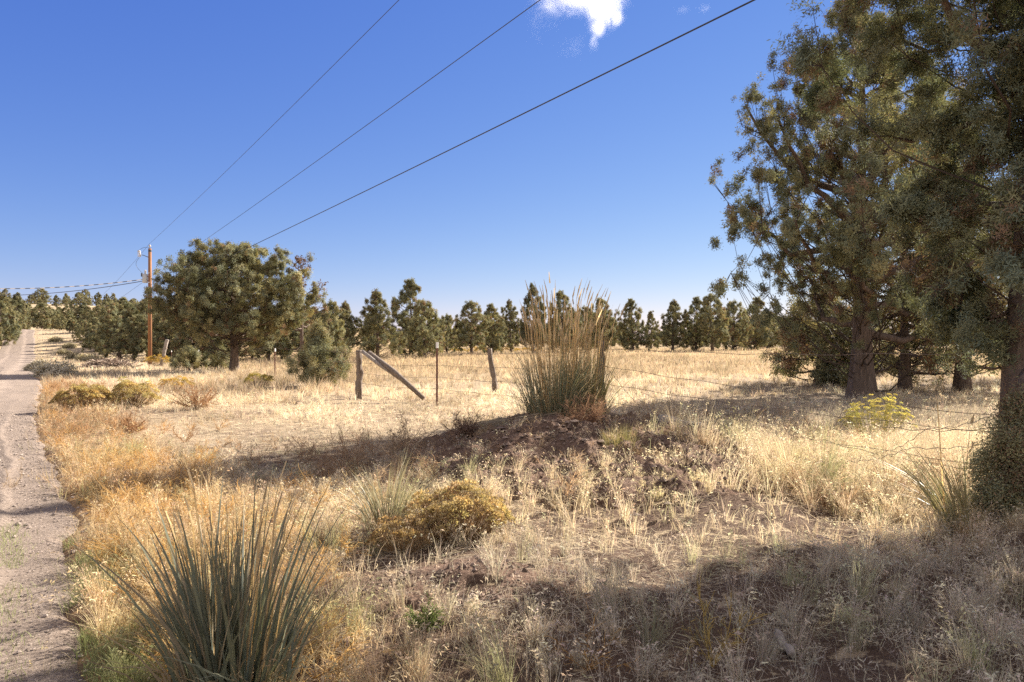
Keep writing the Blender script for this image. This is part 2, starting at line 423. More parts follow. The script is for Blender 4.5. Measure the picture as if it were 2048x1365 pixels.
def road_strip():
    ys = np.concatenate([np.arange(-40, 1, 2.0), np.arange(1, 14, .06), np.arange(14, 131, .5)])
    ts = np.linspace(-.02, 1.02, 90)
    Y, T = np.meshgrid(ys, ts, indexing='ij')
    X = xr(Y) - ROAD_W + T * ROAD_W
    X = X + .12 * (fbm(Y * .9, T * 3, 5) - .5) * np.where(T > .9, 1, 0)
    Z = h_road(X, Y) + .012 * (fbm(X * 5, Y * 5, 12) - .5) - .06 * sstep(.965, 1.02, T) - .06 * sstep(.035, -.02, T)
    # low ridge of loose gravel beside the wheel track
    Z = Z + .03 * np.exp(-((T - .86 + .015 * np.sin(Y * 1.3)) / .012) ** 2) * sstep(20, 6, Y)
    V = np.stack([X, Y, Z], -1).reshape(-1, 3); m = len(ts)
    i, j = np.meshgrid(np.arange(len(ys) - 1), np.arange(m - 1), indexing='ij')
    q = np.stack([i * m + j, i * m + j + 1, (i + 1) * m + j + 1, (i + 1) * m + j], -1).reshape(-1, 4)
    t = T.reshape(-1); tr = np.exp(-((t - .30) / .09) ** 2) + np.exp(-((t - .72) / .09) ** 2)
    col = np.ones((len(V), 3)) * (.92 + .16 * tr)[:, None]
    o = build('road', V, [q], M_ROAD, col=col, smooth=True); tag(o, kind='structure')

def soil_sheet(name, cx, cy_, rx, ry, hfun, res=.03, rough=.05):
    xs = np.arange(cx - rx, cx + rx, res); ys = np.arange(cy_ - ry, cy_ + ry, res)
    X, Y = np.meshgrid(xs, ys, indexing='ij')
    e = np.sqrt(((X - cx) / rx) ** 2 + ((Y - cy_) / ry) ** 2) + .25 * (fbm(X * 2, Y * 2, 61) - .5)
    fade = sstep(.98, .72, e)
    Z = h_ground(X, Y) + hfun(X, Y) + fade * (.012 + rough * (fbm(X * 4, Y * 4, 21, 6) - .35) + rough * .6 * np.abs(fbm(X * 11, Y * 11, 23, 4) - .5)) - .12 * (1 - fade)
    V = np.stack([X, Y, Z], -1).reshape(-1, 3); m = len(ys)
    i, j = np.meshgrid(np.arange(len(xs) - 1), np.arange(m - 1), indexing='ij')
    q = np.stack([i * m + j, (i + 1) * m + j, (i + 1) * m + j + 1, i * m + j + 1], -1).reshape(-1, 4)
    keep = (e.reshape(-1)[q].min(1) < 1.02); q = q[keep]
    used = np.unique(q); mp = np.zeros(len(V), int); mp[used] = np.arange(len(used))
    o = build(name, V[used], [mp[q]], M_SOIL, smooth=True); tag(o, kind='structure'); return o

polar_ground(); road_strip()
soil_sheet('earth_mound', 1.05, 8.8, 2.9, 3.1, h_bump, .026, .26)
def hole(x, y): return -.16 * np.exp(-(((x + .17) / .085) ** 4 + ((y - 3.93) / .055) ** 4))
soil_sheet('burrow_soil', -.2, 4.0, .6, .42, hole, .012, .05)

# ------------------------------------------------------------------ utility poles and wires
def catenary(a, b, sag, n=60):
    t = np.linspace(0, 1, n)[:, None]; P = np.array(a) * (1 - t) + np.array(b) * t
    P[:, 2] -= (4 * sag * t * (1 - t))[:, 0]; return P

PX, PY = (300 - 1024) / F * 55.0, 55.0
PZ = float(H(PX, PY))
TOPZ = CAM_Z + (682 - 497) * 55 / F
def utility_pole(x, y, z, top, label, full=True, r=.155):
    o = empty('utility_pole', (x, y, z - .1)); tag(o, label, 'utility pole', 'utility poles along the road')
    h = top - z + .1
    V, f = tube([[0, 0, 0], [0, 0, h * .5], [0, 0, h]], [r, r * .9, r * .78], 16); MB().add(V, f).build('shaft', M_POLE, o, True)
    b = MB(); V, f = tube([[0, 0, h], [0, 0, h + .12], [0, 0, h + .16], [0, 0, h + .30]], [.035, .035, .075, .06], 10); b.add(V, f)
    for k in range(3):
        V, f = tube([[0, 0, h + .14 + k * .05], [0, 0, h + .16 + k * .05]], [.085, .085], 10); b.add(V, f)
    b.build('top_insulator', M_PORC, o, True)
    b = MB(); V, f = tube([[0, 0, h - .28], [0, 0, h - .12]], [r * .84, r * .84], 12); b.add(V, f); b.build('pole_band', M_DKMET, o)
    tr = MB()
    tz = h - 2.35 if full else h - 1.4
    side = -1 if full else 1
    V, f = tube([[side * .36, -.05, tz - .42], [side * .36, -.05, tz - .38], [side * .36, -.05, tz + .25], [side * .36, -.05, tz + .30]], [.17, .2, .2, .15], 16); tr.add(V, f)
    trn = tr.build('transformer', M_GALV, o, True)
    b = MB(); V, f = tube([[side * .34, -.05, tz + .28], [side * .34, -.05, tz + .62]], [.06, .045], 8); b.add(V, f)
    for k in range(4):
        V, f = tube([[side * .34, -.05, tz + .33 + k * .07], [side * .34, -.05, tz + .36 + k * .07]], [.085, .085], 10); b.add(V, f)
    b.build('bushing', M_PORC, trn, True)
    for zz in (.1, -.25):
        V, f = boxv((side * .17, -.02, tz + zz), (.22, .06, .08)); MB().add(V, f).build('bracket', M_DKMET, o)
    if full:
        b = MB(); V, f = tube([[0, 0, h - .75], [-.5, -.05, h - .55], [-.72, -.08, h - .52]], [.03, .025, .025], 8); b.add(V, f)
        b.build('fuse_arm', M_DKMET, o, True)
        b = MB(); V, f = tube([[-.74, -.08, h - .70], [-.80, -.08, h - .15]], [.05, .05], 8); b.add(V, f)
        for k in range(4):
            V, f = tube([[-.745 - k * .013, -.08, h - .62 + k * .11], [-.75 - k * .013, -.08, h - .58 + k * .11]], [.085, .085], 10); b.add(V, f)
        V, f = boxv((-.86, -.08, h - .22), (.14, .07, .10)); b.add(V, f); V, f = tube([[-.9, -.08, h - .7], [-.92, -.08, h - .2]], [.028, .028], 8); b.add(V, f)
        b.build('fuse_cutout', M_PORC, o, True)
        b = MB(); t = np.linspace(0, 1, 24)
        P = np.stack([-.80 - .45 * np.sin(t * np.pi) * (1 - .3 * t) + .25 * t, np.full(24, -.08), h - .75 - 1.25 * t], 1)
        V, f = tube(P, .012, 6); b.add(V, f)
        P = np.stack([-.85 * (1 - t), -.06 + 0 * t, h - .15 + .12 * np.sin(t * np.pi) + .2 * t], 1); V, f = tube(P, .012, 6); b.add(V, f)
        b.build('jumper_wire', M_DKMET, o, True)
        b = MB(); V, f = boxv((-.62, -.05, tz + .22), (.10, .10, .28)); b.add(V, f); V, f = tube([[-.6, -.05, tz + .08], [-.48, -.05, tz - .05]], [.02, .02], 6); b.add(V, f)
        b.build('surge_arrester', M_DKMET, o)
        for zz in (h - 2.0, h - 2.75, h - 3.9):
            V, f = tube([[.0, -.2, zz], [.0, .2, zz]], [.03, .03], 8); MB().add(V, f).build('bolt', M_GALV, o)
        b = MB(); V, f = tube([[.12, -.11, .05], [.115, -.10, h - 2.8]], [.012, .012], 6); b.add(V, f); b.build('ground_wire', M_RUST, o)
    return o
utility_pole(PX, PY, PZ, TOPZ, 'tall brown wooden utility pole with grey transformer and fuse arm, left of the wide juniper')
P2 = ((153 - 1024) / F * 165, 165.0); P3 = ((128 - 1024) / F * 200, 200.0)
utility_pole(P2[0], P2[1], CAM_Z + 10 * 165 / F, CAM_Z + 60 * 165 / F, 'distant utility pole with large pale transformer rising from the roadside trees', False, .14)
utility_pole(P3[0], P3[1], CAM_Z + 10 * 200 / F, CAM_Z + 51 * 200 / F, 'farthest and shortest utility pole with small white transformer near the road end', False, .13)

def wire_obj(name, P, r, mat, label, group=None, n=6, cat='wire'):
    V, f = tube(P, r, n); o = MB().add(V, f).build(name, mat, None, True)
    tag(o, label, cat, group); return o
near = lambda u, v, d: np.array([(u - 1024) / F * d, d, CAM_Z + (682 - v) / F * d])
def span(a, b, name, r, label, ext=1.75, sag=.35):
    a = np.array(a); b = np.array(b); c = a + (b - a) * ext     # runs on past the frame, overhead
    P = catenary(a, c, sag, 90)
    t = np.linalg.norm(b - a) / np.linalg.norm(c - a); P[:, 2] += (4 * sag * t * (1 - t)) * np.linspace(0, 1, 90) / t
    wire_obj(name, P, r, M_CABLE, label, 'overhead power lines')
span([PX, PY, TOPZ + .42], near(798, 0, 16.8), 'power_line', .008, 'thin topmost power line running from the pole top to the upper edge, leftmost of three')
span([PX, PY, CAM_Z + 128 * 55 / F], near(1080, 0, 12.04), 'power_line', .008, 'middle overhead power line ending at the top edge beside the cloud')
span([PX + .1, PY, CAM_Z + 98 * 55 / F], near(1508, 0, 8.42), 'power_line', .011, 'thick black lowest overhead cable, rightmost of the three crossing the sky')
wire_obj('power_line', catenary([PX, PY, TOPZ + .42], [P2[0], P2[1], CAM_Z + 62 * 165 / F], 1.3), .010, M_CABLE, 'thin line descending leftward behind the tall pole from its top toward far poles', 'overhead power lines')
wire_obj('power_line', catenary([PX, PY, CAM_Z + 128 * 55 / F], [P2[0], P2[1], CAM_Z + 45 * 165 / F], .8), .010, M_CABLE, 'lower thin line descending left of the tall pole toward far transformer', 'overhead power lines')
# service drop: glints of the twist painted on as pale and dark bands
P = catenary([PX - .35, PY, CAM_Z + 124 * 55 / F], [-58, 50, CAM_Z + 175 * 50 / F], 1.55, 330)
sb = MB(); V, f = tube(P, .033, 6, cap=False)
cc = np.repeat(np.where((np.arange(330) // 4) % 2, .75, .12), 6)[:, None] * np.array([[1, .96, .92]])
sb.add(V, f, cc); o = sb.build('service_cable', attr_mat('painted_glint_cable', .6, 0, 5, .05), None, True)
tag(o, 'service cable with glints painted on as white and dark bands, sagging left from the tall pole to the frame edge', 'cable', 'service cables')
wire_obj('service_cable', catenary([PX - .3, PY, CAM_Z + 121 * 55 / F], [-66, 78, CAM_Z + 98 * 78 / F], .75), .028, M_CABLE, 'plain dark cable under the banded one sloping down left to the hill', 'service cables', cat='cable')

# ------------------------------------------------------------------ juniper trees
JG = np.array([[.160, .155, .085], [.125, .130, .076], [.235, .205, .105], [.155, .165, .110], [.22, .19, .09]])
JB = np.array([[.20, .125, .075], [.16, .10, .065]])

def tuft_template(K, L, W, spread, seed):
    r = np.random.default_rng(seed)
    d = r.normal(size=(K, 3)); d[:, 2] = d[:, 2] * .7 + .55; d /= np.linalg.norm(d, axis=1, keepdims=True)
    o = r.normal(size=(K, 3)) * spread * .45
    l = L * r.uniform(.6, 1.3, K)[:, None]
    ro = r.random(K) < .65                        # most sprays lie like a rosette that faces outwards
    a = r.uniform(0, 2 * np.pi, K); dr = np.stack([np.cos(a), np.sin(a), r.uniform(-.15, .75, K)], 1); dr /= np.linalg.norm(dr, axis=1, keepdims=True); d[ro] = dr[ro]
    s = np.cross(d, r.normal(size=(K, 3))); s[ro] = np.cross(np.array([0, 0, 1.]) + r.normal(size=(K, 3)) * .25, d)[ro]; s /= np.linalg.norm(s, axis=1, keepdims=True)
    w = W * r.uniform(.7, 1.3, K)[:, None] * .5
    return np.stack([o, o + d * l * .45 - s * w, o + d * l, o + d * l * .55 + s * w], 1).reshape(-1, 3)

def place_tufts(P, D, scale, temps, cols):
    """tufts at P turned so that template +z follows D"""
    n = len(P); kv = len(temps[0])
    D = D / (np.linalg.norm(D, axis=1, keepdims=True) + 1e-9)
    a = np.cross(D, rng.normal(size=(n, 3))); a /= np.linalg.norm(a, axis=1, keepdims=True) + 1e-9; b = np.cross(D, a)
    Rm = np.stack([a, b, D], 2) * scale[:, None, None]
    T = np.stack(temps)[rng.integers(0, len(temps), n)]
    V = np.einsum('nij,nkj->nki', Rm, T) + P[:, None, :]
    C = cols[:, None, :] * rng.uniform(.86, 1.15, (n, kv // 4, 1)); C = np.repeat(C, 4, axis=1)
    q = np.arange(n * kv).reshape(-1, 4)
    return V.reshape(-1, 3), q, C.reshape(-1, 3)

def juniper(name, loc, height, prof, trunk_r, nlimb, nsub, ntuft, K, L, W, spread, seed, up=.45, z0=.18, lean=(0, 0),
            twig=.010, dead=.05, limb_parts=False, inner=.35, brown=.06, flare=1.5, tip=.14, azb=None, split=None, nlobe=0, nlt=20, lob=.26, lz0=None, colgain=1.4, cs=.07, per=5, rmin=.30, squash=None, spike=.8, limbf=.030, tint=(1, 1, 1)):
    """trunk, limbs, side branches; leaf sprays along the outer branches. Returns the tree's Empty."""
    r = np.random.default_rng(seed)
    root = empty(name, loc)
    zs = np.linspace(0, 1, 14)
    path = np.stack([lean[0] * height * zs ** 1.5 + .10 * trunk_r * np.sin(zs * 9 + seed) * 4 * zs, lean[1] * height * zs ** 1.5 + .3 * trunk_r * np.cos(zs * 7 + seed) * zs, zs * height * .97], 1)
    rad = trunk_r * (1 - .93 * zs ** .85) + trunk_r * (flare - 1) * np.exp(-zs * 16)
    big = limb_parts; nr_, ns_ = (70, 56) if big else (14, 12)
    z2 = np.linspace(0, 1, nr_) ** (1.5 if big else 1); path2 = np.stack([np.interp(z2, zs, path[:, k]) for k in range(3)], 1); rad2 = np.interp(z2, zs, rad)
    if big: rad2 = trunk_r * (1 - .93 * z2 ** .85) + trunk_r * (flare - 1) * np.exp(-z2 * 16)
    path2[0, 2] -= .15; tb = MB(); V, f = tube(path2, rad2, ns_)
    an = np.arange(ns_) * 2 * np.pi / ns_; AN, ZZ = np.meshgrid(an, path2[:, 2]); AN = AN.ravel(); ZZ = ZZ.ravel(); cx_ = np.repeat(path2[:, :2], ns_, 0)
    fl_ = .30 * (vnoise(np.cos(AN) * 1.6 + seed + ZZ * .15, np.sin(AN) * 1.6 - ZZ * .12, seed) - .5)
    if big: fl_ = fl_ + .22 * (vnoise(np.cos(AN) * 5 + ZZ * .5, np.sin(AN) * 5 - ZZ * .4, seed + 2) - .5) + .16 * (vnoise(np.cos(AN) * 11 + ZZ * 1.3, np.sin(AN) * 11 + ZZ * 1.1, seed + 4) - .5)
    m_ = len(AN); V[:m_, :2] = cx_ + (V[:m_, :2] - cx_) * (1 + fl_[:, None])
    tb.add(V, f)
    if split:
        for (dx, dy, hh, rr) in split:
            zz = np.linspace(0, 1, 10)[:, None]
            pp = np.hstack([dx * zz ** .8, dy * zz ** .8, zz * hh]); V, f = tube(pp, rr * (1 - .85 * zz[:, 0]), 12, .2, seed + 3); tb.add(V, f)
    pz = np.array([p[0] for p in prof]); pr = np.array([p[1] for p in prof])
    TP = []; TD = []; tw0 = []; tw1 = []; twr = []; limbs = []
    for i in range(nlimb):
        u = (i + r.uniform(0, 1)) / nlimb
        zb = height * (z0 + (.95 - z0) * u ** .9)
        az = i * 2.399963 + r.normal() * .35 if azb is None else azb[0] + r.uniform(-1, 1) * azb[1]
        # aim at the profile radius where the limb ends
        ln = 1.0; rise = up * (.3 + 1.0 * u) + r.normal() * .12
        R_ = np.interp(min(zb + .3, height), pz, pr)
        for _ in range(3): R_ = np.interp(min(zb + R_ * rise, height), pz, pr)
        R_ *= r.uniform(.72, 1.06); R_ = max(R_, .12 * height * .3)
        m = 9; t = np.linspace(0, 1, m)
        wx = np.cumsum(r.normal(size=m)) * .035 * R_; wz = np.cumsum(r.normal(size=m)) * .03 * R_
        wx -= wx[0]; wz -= wz[0]
        base = np.array([np.interp(zb, path[:, 2], path[:, 0]), np.interp(zb, path[:, 2], path[:, 1]), zb])
        dirv = np.array([math.cos(az), math.sin(az), 0]); sdv = np.array([-dirv[1], dirv[0], 0])
        LP = base + np.outer(t * R_, dirv) + np.outer(wx, sdv)
        LP[:, 2] += R_ * rise * (.45 * t + .55 * t ** 2.2) + wz - .10 * R_ * np.sin(t * np.pi) * (1 - u)
        lr = max(.010, min(trunk_r * .42, limbf * R_ + .012)) * (1 - .8 * t)
        limbs.append((LP, lr))
        ns = max(3, int(nsub * (.5 + .5 * R_ / pr.max())))
        for j in range(ns):
            tt = r.uniform(inner * .6, 1.0) ** .8
            p0 = np.array([np.interp(tt, t, LP[:, k]) for k in range(3)])
            sa = az + r.choice([-1, 1]) * r.uniform(.35, 1.25)
            sl_ = R_ * r.uniform(.18, .42) * (1.15 - .5 * tt)
            dv = np.array([math.cos(sa), math.sin(sa), up * r.uniform(.0, 1.5) + .25 * u])
            p1 = p0 + dv * sl_; pm = (p0 + p1) / 2 + r.normal(size=3) * sl_ * .08 - np.array([0, 0, .05 * sl_])
            tw0 += [p0, pm]; tw1 += [pm, p1]; twr += [twig * 1.6, twig * 1.1]
            if r.random() < dead: continue
            nt_ = max(2, int(ntuft / (nlimb * nsub) * r.uniform(.6, 1.4)))
            s_ = r.choice([.45, .75, 1.0], nt_, p=[.25, .3, .45]) + r.normal(size=nt_) * .05
            q = np.where(s_[:, None] < .5, p0 + (pm - p0) * s_[:, None] * 2, pm + (p1 - pm) * (s_[:, None] * 2 - 1))
            off = r.normal(size=(nt_, 3)) * sl_ * .11 * np.array([1, 1, .8]); off[:, 2] += .06 * sl_
            TP.append(q + off); dd = dv / np.linalg.norm(dv) + off / (sl_ * .3) + np.array([0, 0, .35]); TD.append(dd)
            for e in range(min(3, nt_)):
                tw0.append(q[e]); tw1.append(q[e] + off[e]); twr.append(twig * .7)
        nt_ = max(3, int(ntuft / nlimb * tip)); s_ = r.uniform(.70, 1.03, nt_)
        q = np.stack([np.interp(np.minimum(s_, 1), t, LP[:, k]) for k in range(3)], 1)
        off = r.normal(size=(nt_, 3)) * R_ * .07; TP.append(q + off); TD.append(np.tile(dirv + np.array([0, 0, .7]), (nt_, 1)) + off / (R_ * .12))
    # plumes: clumps of foliage that ride on the profile, upswept, with gaps between
    if nlobe:
        lz0 = z0 if lz0 is None else lz0
        zz = np.linspace(lz0 * height, height * .97, 200); cdf = np.cumsum(np.interp(zz, pz, pr) + .25); cdf /= cdf[-1]
        for i in range(nlobe):
            zc = np.interp((i + r.random()) / nlobe, cdf, zz); R_ = np.interp(zc, pz, pr); az = i * 2.399963 + r.normal() * .5
            rr = R_ * r.uniform(rmin, 1.0) ** .6 * r.uniform(.72, 1.14); a_ = max(lob * R_ * r.uniform(.55, 1.45), .04 * height)
            c = np.array([math.cos(az) * rr + np.interp(zc, path[:, 2], path[:, 0]), math.sin(az) * rr + np.interp(zc, path[:, 2], path[:, 1]), zc])
            ax = np.array([math.cos(az) * .55, math.sin(az) * .55, .85]); ax /= np.linalg.norm(ax)
            k = max(5, int(nlt * r.uniform(.6, 1.4)))
            m_ = max(2, k // per); d = r.normal(size=(m_, 3)) + ax * .25; d /= np.linalg.norm(d, axis=1, keepdims=True); d = d[r.integers(0, m_, k)]
            al = d @ ax; p = d * (a_ * (.55 + .45 * np.abs(np.sin(d[:, :1] * 37 + i)))) + r.normal(size=(k, 3)) * cs; p = p + np.outer(al * np.abs(al), ax) * a_ * spike
            p[:, :2] *= (1 - .35 * np.clip(al, 0, 1))[:, None]
            TP.append(c + p); TD.append(d * 1.0 + ax * .55)
            zb = max(zc - .45 * rr - .05 * height * r.random(), .1)
            b0 = np.array([np.interp(zb, path[:, 2], path[:, 0]), np.interp(zb, path[:, 2], path[:, 1]), zb])
            bc = b0 * .45 + c * .55 + r.normal(size=3) * .10 * rr - np.array([0, 0, .16 * rr]); tq = np.linspace(0, 1, 6)[:, None]
            bz = b0 * (1 - tq) ** 2 + 2 * bc * tq * (1 - tq) + c * tq ** 2 + r.normal(size=(6, 3)) * .025 * rr * np.sin(tq * np.pi)
            for e in range(5): tw0.append(bz[e]); tw1.append(bz[e + 1]); twr.append(twig * (2.8 - .45 * e))
            for e in range(min(6, k)): tw0.append(c); tw1.append(c + p[e]); twr.append(twig * .8)
    # leader
    nt_ = int(ntuft * .03) + 3; zz = r.uniform(.86, 1.0, nt_); q = np.stack([np.interp(zz * height * .97, path[:, 2], path[:, 0]), np.interp(zz * height * .97, path[:, 2], path[:, 1]), zz * height], 1)
    TP.append(q + r.normal(size=(nt_, 3)) * np.array([.03, .03, .01]) * height * .5); TD.append(np.tile([0, 0, 1.], (nt_, 1)) + r.normal(size=(nt_, 3)) * .5)
    TP = np.concatenate(TP); TD = np.concatenate(TD); n = len(TP)
    sc = r.uniform(.75, 1.3, n)
    temps = [tuft_template(K, L, W, spread, seed * 10 + k) for k in range(6)]
    # colour of the sprays: sage to olive, some dead brown, in drifts
    g = np.clip(.5 + 1.6 * (fbm(TP[:, 0] * 1.1 + 50, TP[:, 2] * 1.1 + TP[:, 1], seed) - .5) + r.normal(size=n) * .15, 0, 1)
    ca = JG[1] * (1 - g[:, None]) + JG[2] * g[:, None]
    alt = r.random(n) < .25; ca[alt] = JG[3]
    bm = (fbm(TP[:, 0] * 1.6, TP[:, 2] * 1.6 - TP[:, 1], seed + 9) > .66) & (r.random(n) < brown * 8) | (r.random(n) < brown * .5)
    ca[bm] = JB[r.integers(0, 2, bm.sum())]; ca = ca * r.uniform(.75, 1.3, (n, 1))
    def sq(A):
        if squash is None: return A
        A = np.array(A, float); e = np.array([math.cos(squash[0]), math.sin(squash[0])]); k = A[:, :2] @ e
        A[:, :2] += np.outer(k * (squash[1] - 1), e); return A
    TP = sq(TP); limbs = [(sq(a_), b_) for a_, b_ in limbs]
    if tw0: tw0 = sq(np.array(tw0)); tw1 = sq(np.array(tw1))
    V, q, C = place_tufts(TP, TD, sc, temps, ca * colgain * np.array(tint))
    if limb_parts:
        tb.build('trunk', M_BARK, root, True)
        for LP, lr in limbs:
            V2, f2 = tube(LP, lr, 8, .15, seed); MB().add(V2, f2).build('limb', M_BARK, root, True)
    else:
        for LP, lr in limbs:
            V2, f2 = tube(LP[::2], lr[::2], 5, 0, seed); tb.add(V2, f2)
        tb.build('trunk', M_BARK, root, True)
    cb = MB(); cb.add(V, q, C)
    if len(tw0):
        V3, f3 = sticks(np.array(tw0), np.array(tw1), np.array(twr), np.array(twr) * .6); cb.add(V3, f3, (.10, .075, .06))
    cb.build('crown', M_JUN, root)
    return root

def copy_tree(o, loc, rz, s, sz=None):
    c = o.copy(); COL.objects.link(c); c.location = loc; c.rotation_euler = (0, 0, rz); c.scale = (s, s, sz or s)
    for ch in list(o.children):
        d = ch.copy(); COL.objects.link(d); d.parent = c
    return c

def at(px, d): return ((px - 1024) / F * d, d)
def onz(x, y): return (x, y, float(H(x, y)))

# the near juniper at the right edge
t1 = juniper('juniper_tree', onz(4.52, 6.0), 8.2,
             [(0, .3), (1.3, .55), (1.7, .85), (2.3, 1.1), (3.2, 1.75), (4.0, 2.2), (4.8, 2.05), (6, 1.8), (7.2, 1.1), (8.2, .3)],
             .24, 34, 9, 4400, 84, .040, .0088, .075, 5, up=.30, z0=.19, twig=.006, dead=0, limbf=.019, limb_parts=True, inner=.3, brown=.05, flare=1.35, nlobe=108, nlt=86, lob=.20, lz0=.175, cs=.05, per=8, tint=(.92, 1.02, 1.12), rmin=.03, lean=(.07, .03), colgain=1.25)
tag(t1, 'huge near juniper with shaggy trunk and overhanging sage green crown, at the right edge', 'tree', 'big junipers on the right')
# broken stub limb bent across its trunk
b = MB(); V, f = tube([[-.20, -.18, 1.15], [-.16, -.24, 1.22], [.02, -.27, 1.26], [.25, -.25, 1.27], [.5, -.2, 1.30]], [.05, .075, .06, .05, .04], 12, .3, 4); b.add(V, f)
V, f = tube([[-.17, -.24, 1.20], [-.19, -.22, 1.05], [-.10, -.24, 1.0]], [.06, .065, .02], 10, .3, 9); b.add(V, f)
b.build('broken_limb', M_BARK, t1, True)

# the large juniper behind it
t2 = juniper('juniper_tree', onz(9.2, 18.0), 10.7,
             [(0, 1.0), (1.3, 3.4), (2.2, 4.9), (4.2, 5.7), (5.3, 5.1), (6.4, 4.5), (7.5, 3.6), (8.6, 2.3), (9.6, 1.2), (10.7, .2)],
             .27, 44, 12, 5600, 64, .060, .018, .095, 8, up=.50, z0=.17, lz0=.22, twig=.010, dead=.16, limb_parts=True, inner=.35, brown=.05, tint=(.95, 1.0, 1.05), flare=1.55, nlobe=105, nlt=46, lob=.15, cs=.08, per=6, squash=(math.radians(-48), .54))
tag(t2, 'large open juniper with thick fluted trunk and limbs spreading left against the sky', 'tree', 'big junipers on the right')

# the wide juniper left of centre
t3 = juniper('juniper_tree', onz(*at(468, 34)), 6.2,
             [(0, 1.5), (1.3, 2.8), (2.3, 3.6), (3.6, 3.65), (4.6, 3.3), (5.4, 2.5), (6.0, 1.0)],
             .20, 30, 8, 1500, 56, .075, .025, .12, 12, up=.42, z0=.27, lz0=.33, twig=.010, dead=.02, limb_parts=True, inner=.35, brown=.03, flare=1.2, nlobe=150, nlt=52, lob=.16, cs=.075, per=8, spike=1.5)
tag(t3, 'wide dome shaped juniper on one bare trunk beside the fence, right of the utility pole', 'tree')

# sparse brown tree behind it
t4 = juniper('bare_tree', onz(*at(604, 46)), 7.2, [(0, .8), (1.5, 1.4), (3.5, 1.9), (5.5, 1.3), (7.2, .5)],
             .16, 26, 7, 420, 14, .14, .05, .14, 15, up=.8, z0=.25, twig=.016, dead=.5, brown=2.2, inner=.3, colgain=.85)
tag(t4, 'sparse half dead tree with reddish brown leaves behind the wide juniper', 'tree')

# low junipers
def bush(px, d, hgt, rad, seed, label, K=42, L=.055, W=.016, n=900, name='juniper_sapling', loc=None, nl=44, sp=1.7, lb=.15, nar=1.0):
    x, y = at(px, d) if loc is None else loc
    o = juniper(name, onz(x, y), hgt, [(0, rad * .75), (hgt * .3, rad), (hgt * .55, rad * .66 * nar), (hgt * .8, rad * .30 * nar), (hgt, rad * .05)],
                .05, 24, 6, n // 2, K, L, W, .12, seed, up=.55, z0=.03, twig=.006, dead=.02, brown=.03, inner=.25, flare=1.2, nlobe=nl, nlt=int(n * .8 / nl), lob=lb, lz0=.12, cs=.03, rmin=.15, spike=sp)
    tag(o, label, 'shrub', 'young junipers'); return o
bush(638, 22.5, 2.05, 1.05, 21, 'young bushy juniper growing in the fence line left of the corner post', n=1300, nl=30, sp=2.4, lb=.17, nar=.8)
bush(378, 37, 1.25, 1.2, 22, 'low dark juniper shrub under the left side of the wide juniper', n=800)
bush(436, 38, 1.6, .9, 23, 'low olive juniper shrub close behind the wide juniper trunk', n=700)
bush(0, 0, 1.0, .42, 24, 'small dense juniper sapling hugging the foot of the near trunk', K=80, L=.028, W=.0065, n=900, loc=(4.16, 5.5), nl=24, sp=2.2, lb=.2)
bush(1672, 22.5, 1.1, .8, 25, 'low juniper shrub left of the thick fluted trunk', n=600)
bush(1770, 30, 1.3, 1.0, 26, 'small dark juniper shrub in the shade between the trunks', n=500)

def behind(px, d, hgt, r_, seed, label, tr=.17, split=None, name='juniper_tree'):
    x, y = at(px, d)
    o = juniper(name, onz(x, y), hgt, [(0, r_ * .6), (hgt * .2, r_ * .9), (hgt * .4, r_), (hgt * .7, r_ * .7), (hgt, .2)],
                tr, 24, 7, 900, 24, .11, .03, .17, seed, up=.25, z0=.09, twig=.011, dead=.45, brown=.12, inner=.3, split=split, nlobe=34, nlt=32, lob=.22, lz0=.15)
    tag(o, label, 'tree', 'junipers in the shade on the right'); return o
behind(1640, 23.5, 3.4, 1.7, 31, 'stout trunked small juniper just left of the large fluted trunk', .2)
behind(1808, 20.6, 6.5, 2.6, 32, 'slim dark juniper between the large fluted trunk and the forked one', .17)
behind(1925, 20.2, 6.8, 2.7, 33, 'dark forked juniper with dead lower twigs left of the near trunk', .20, split=[(.45, .1, 3.2, .13)])
behind(2035, 27, 7.5, 3.0, 34, 'dark juniper half hidden behind the near trunk', .22)
behind(1860, 34, 7.0, 2.6, 35, 'juniper standing deep in the shade behind the forked juniper', .2)

# shared trees for the middle distance
def mid_tree(height, prof, seed, tufts=1300, dead=.06, up=.5, tr=.2, z0=.14, gain=1.4):
    return juniper('juniper_tree', (0, 0, 0), height, prof, tr, 20, 5, int(tufts * .3), 34, .115, .044, .15, seed, up=up, z0=z0, twig=.014, dead=dead, brown=.04, inner=.3, flare=1.2, nlobe=52, nlt=int(tufts / 50), lob=.22, cs=.09, per=6, colgain=gain, rmin=.2)
protos = [
    mid_tree(7, [(0, 1.6), (.8, 2.3), (2.2, 2.5), (4, 1.8), (5.5, 1.1), (7, .10)], 51, 1800, z0=.10),
    mid_tree(7, [(0, 1.3), (.9, 1.9), (2.6, 2.1), (4.4, 1.6), (5.8, .95), (7, .12)], 52, 1500, .15, z0=.13, gain=1.1),
    mid_tree(6, [(0, 1.7), (.9, 2.6), (2.2, 2.9), (3.8, 2.3), (5.0, 1.3), (6, .2)], 53, 1800, z0=.12, gain=1.6),
    mid_tree(7, [(0, 1.1), (.8, 1.7), (2.2, 1.9), (4.2, 1.25), (5.8, .65), (7, .08)], 54, 1400, z0=.09),
    mid_tree(7, [(0, 1.0), (1.2, 2.1), (2.0, 2.5), (3.2, 1.5), (4.6, 1.5), (5.9, .7), (7, .12)], 55, 1400, .2, z0=.17, gain=1.2),
    mid_tree(6.5, [(0, 1.2), (.9, 1.8), (2.4, 2.0), (3.9, 2.2), (5.4, 1.3), (6.5, .25)], 56, 1600, .1, z0=.15, gain=1.5),
]
PH = [7, 7, 6, 7, 7, 6.5]
used = [False] * 6
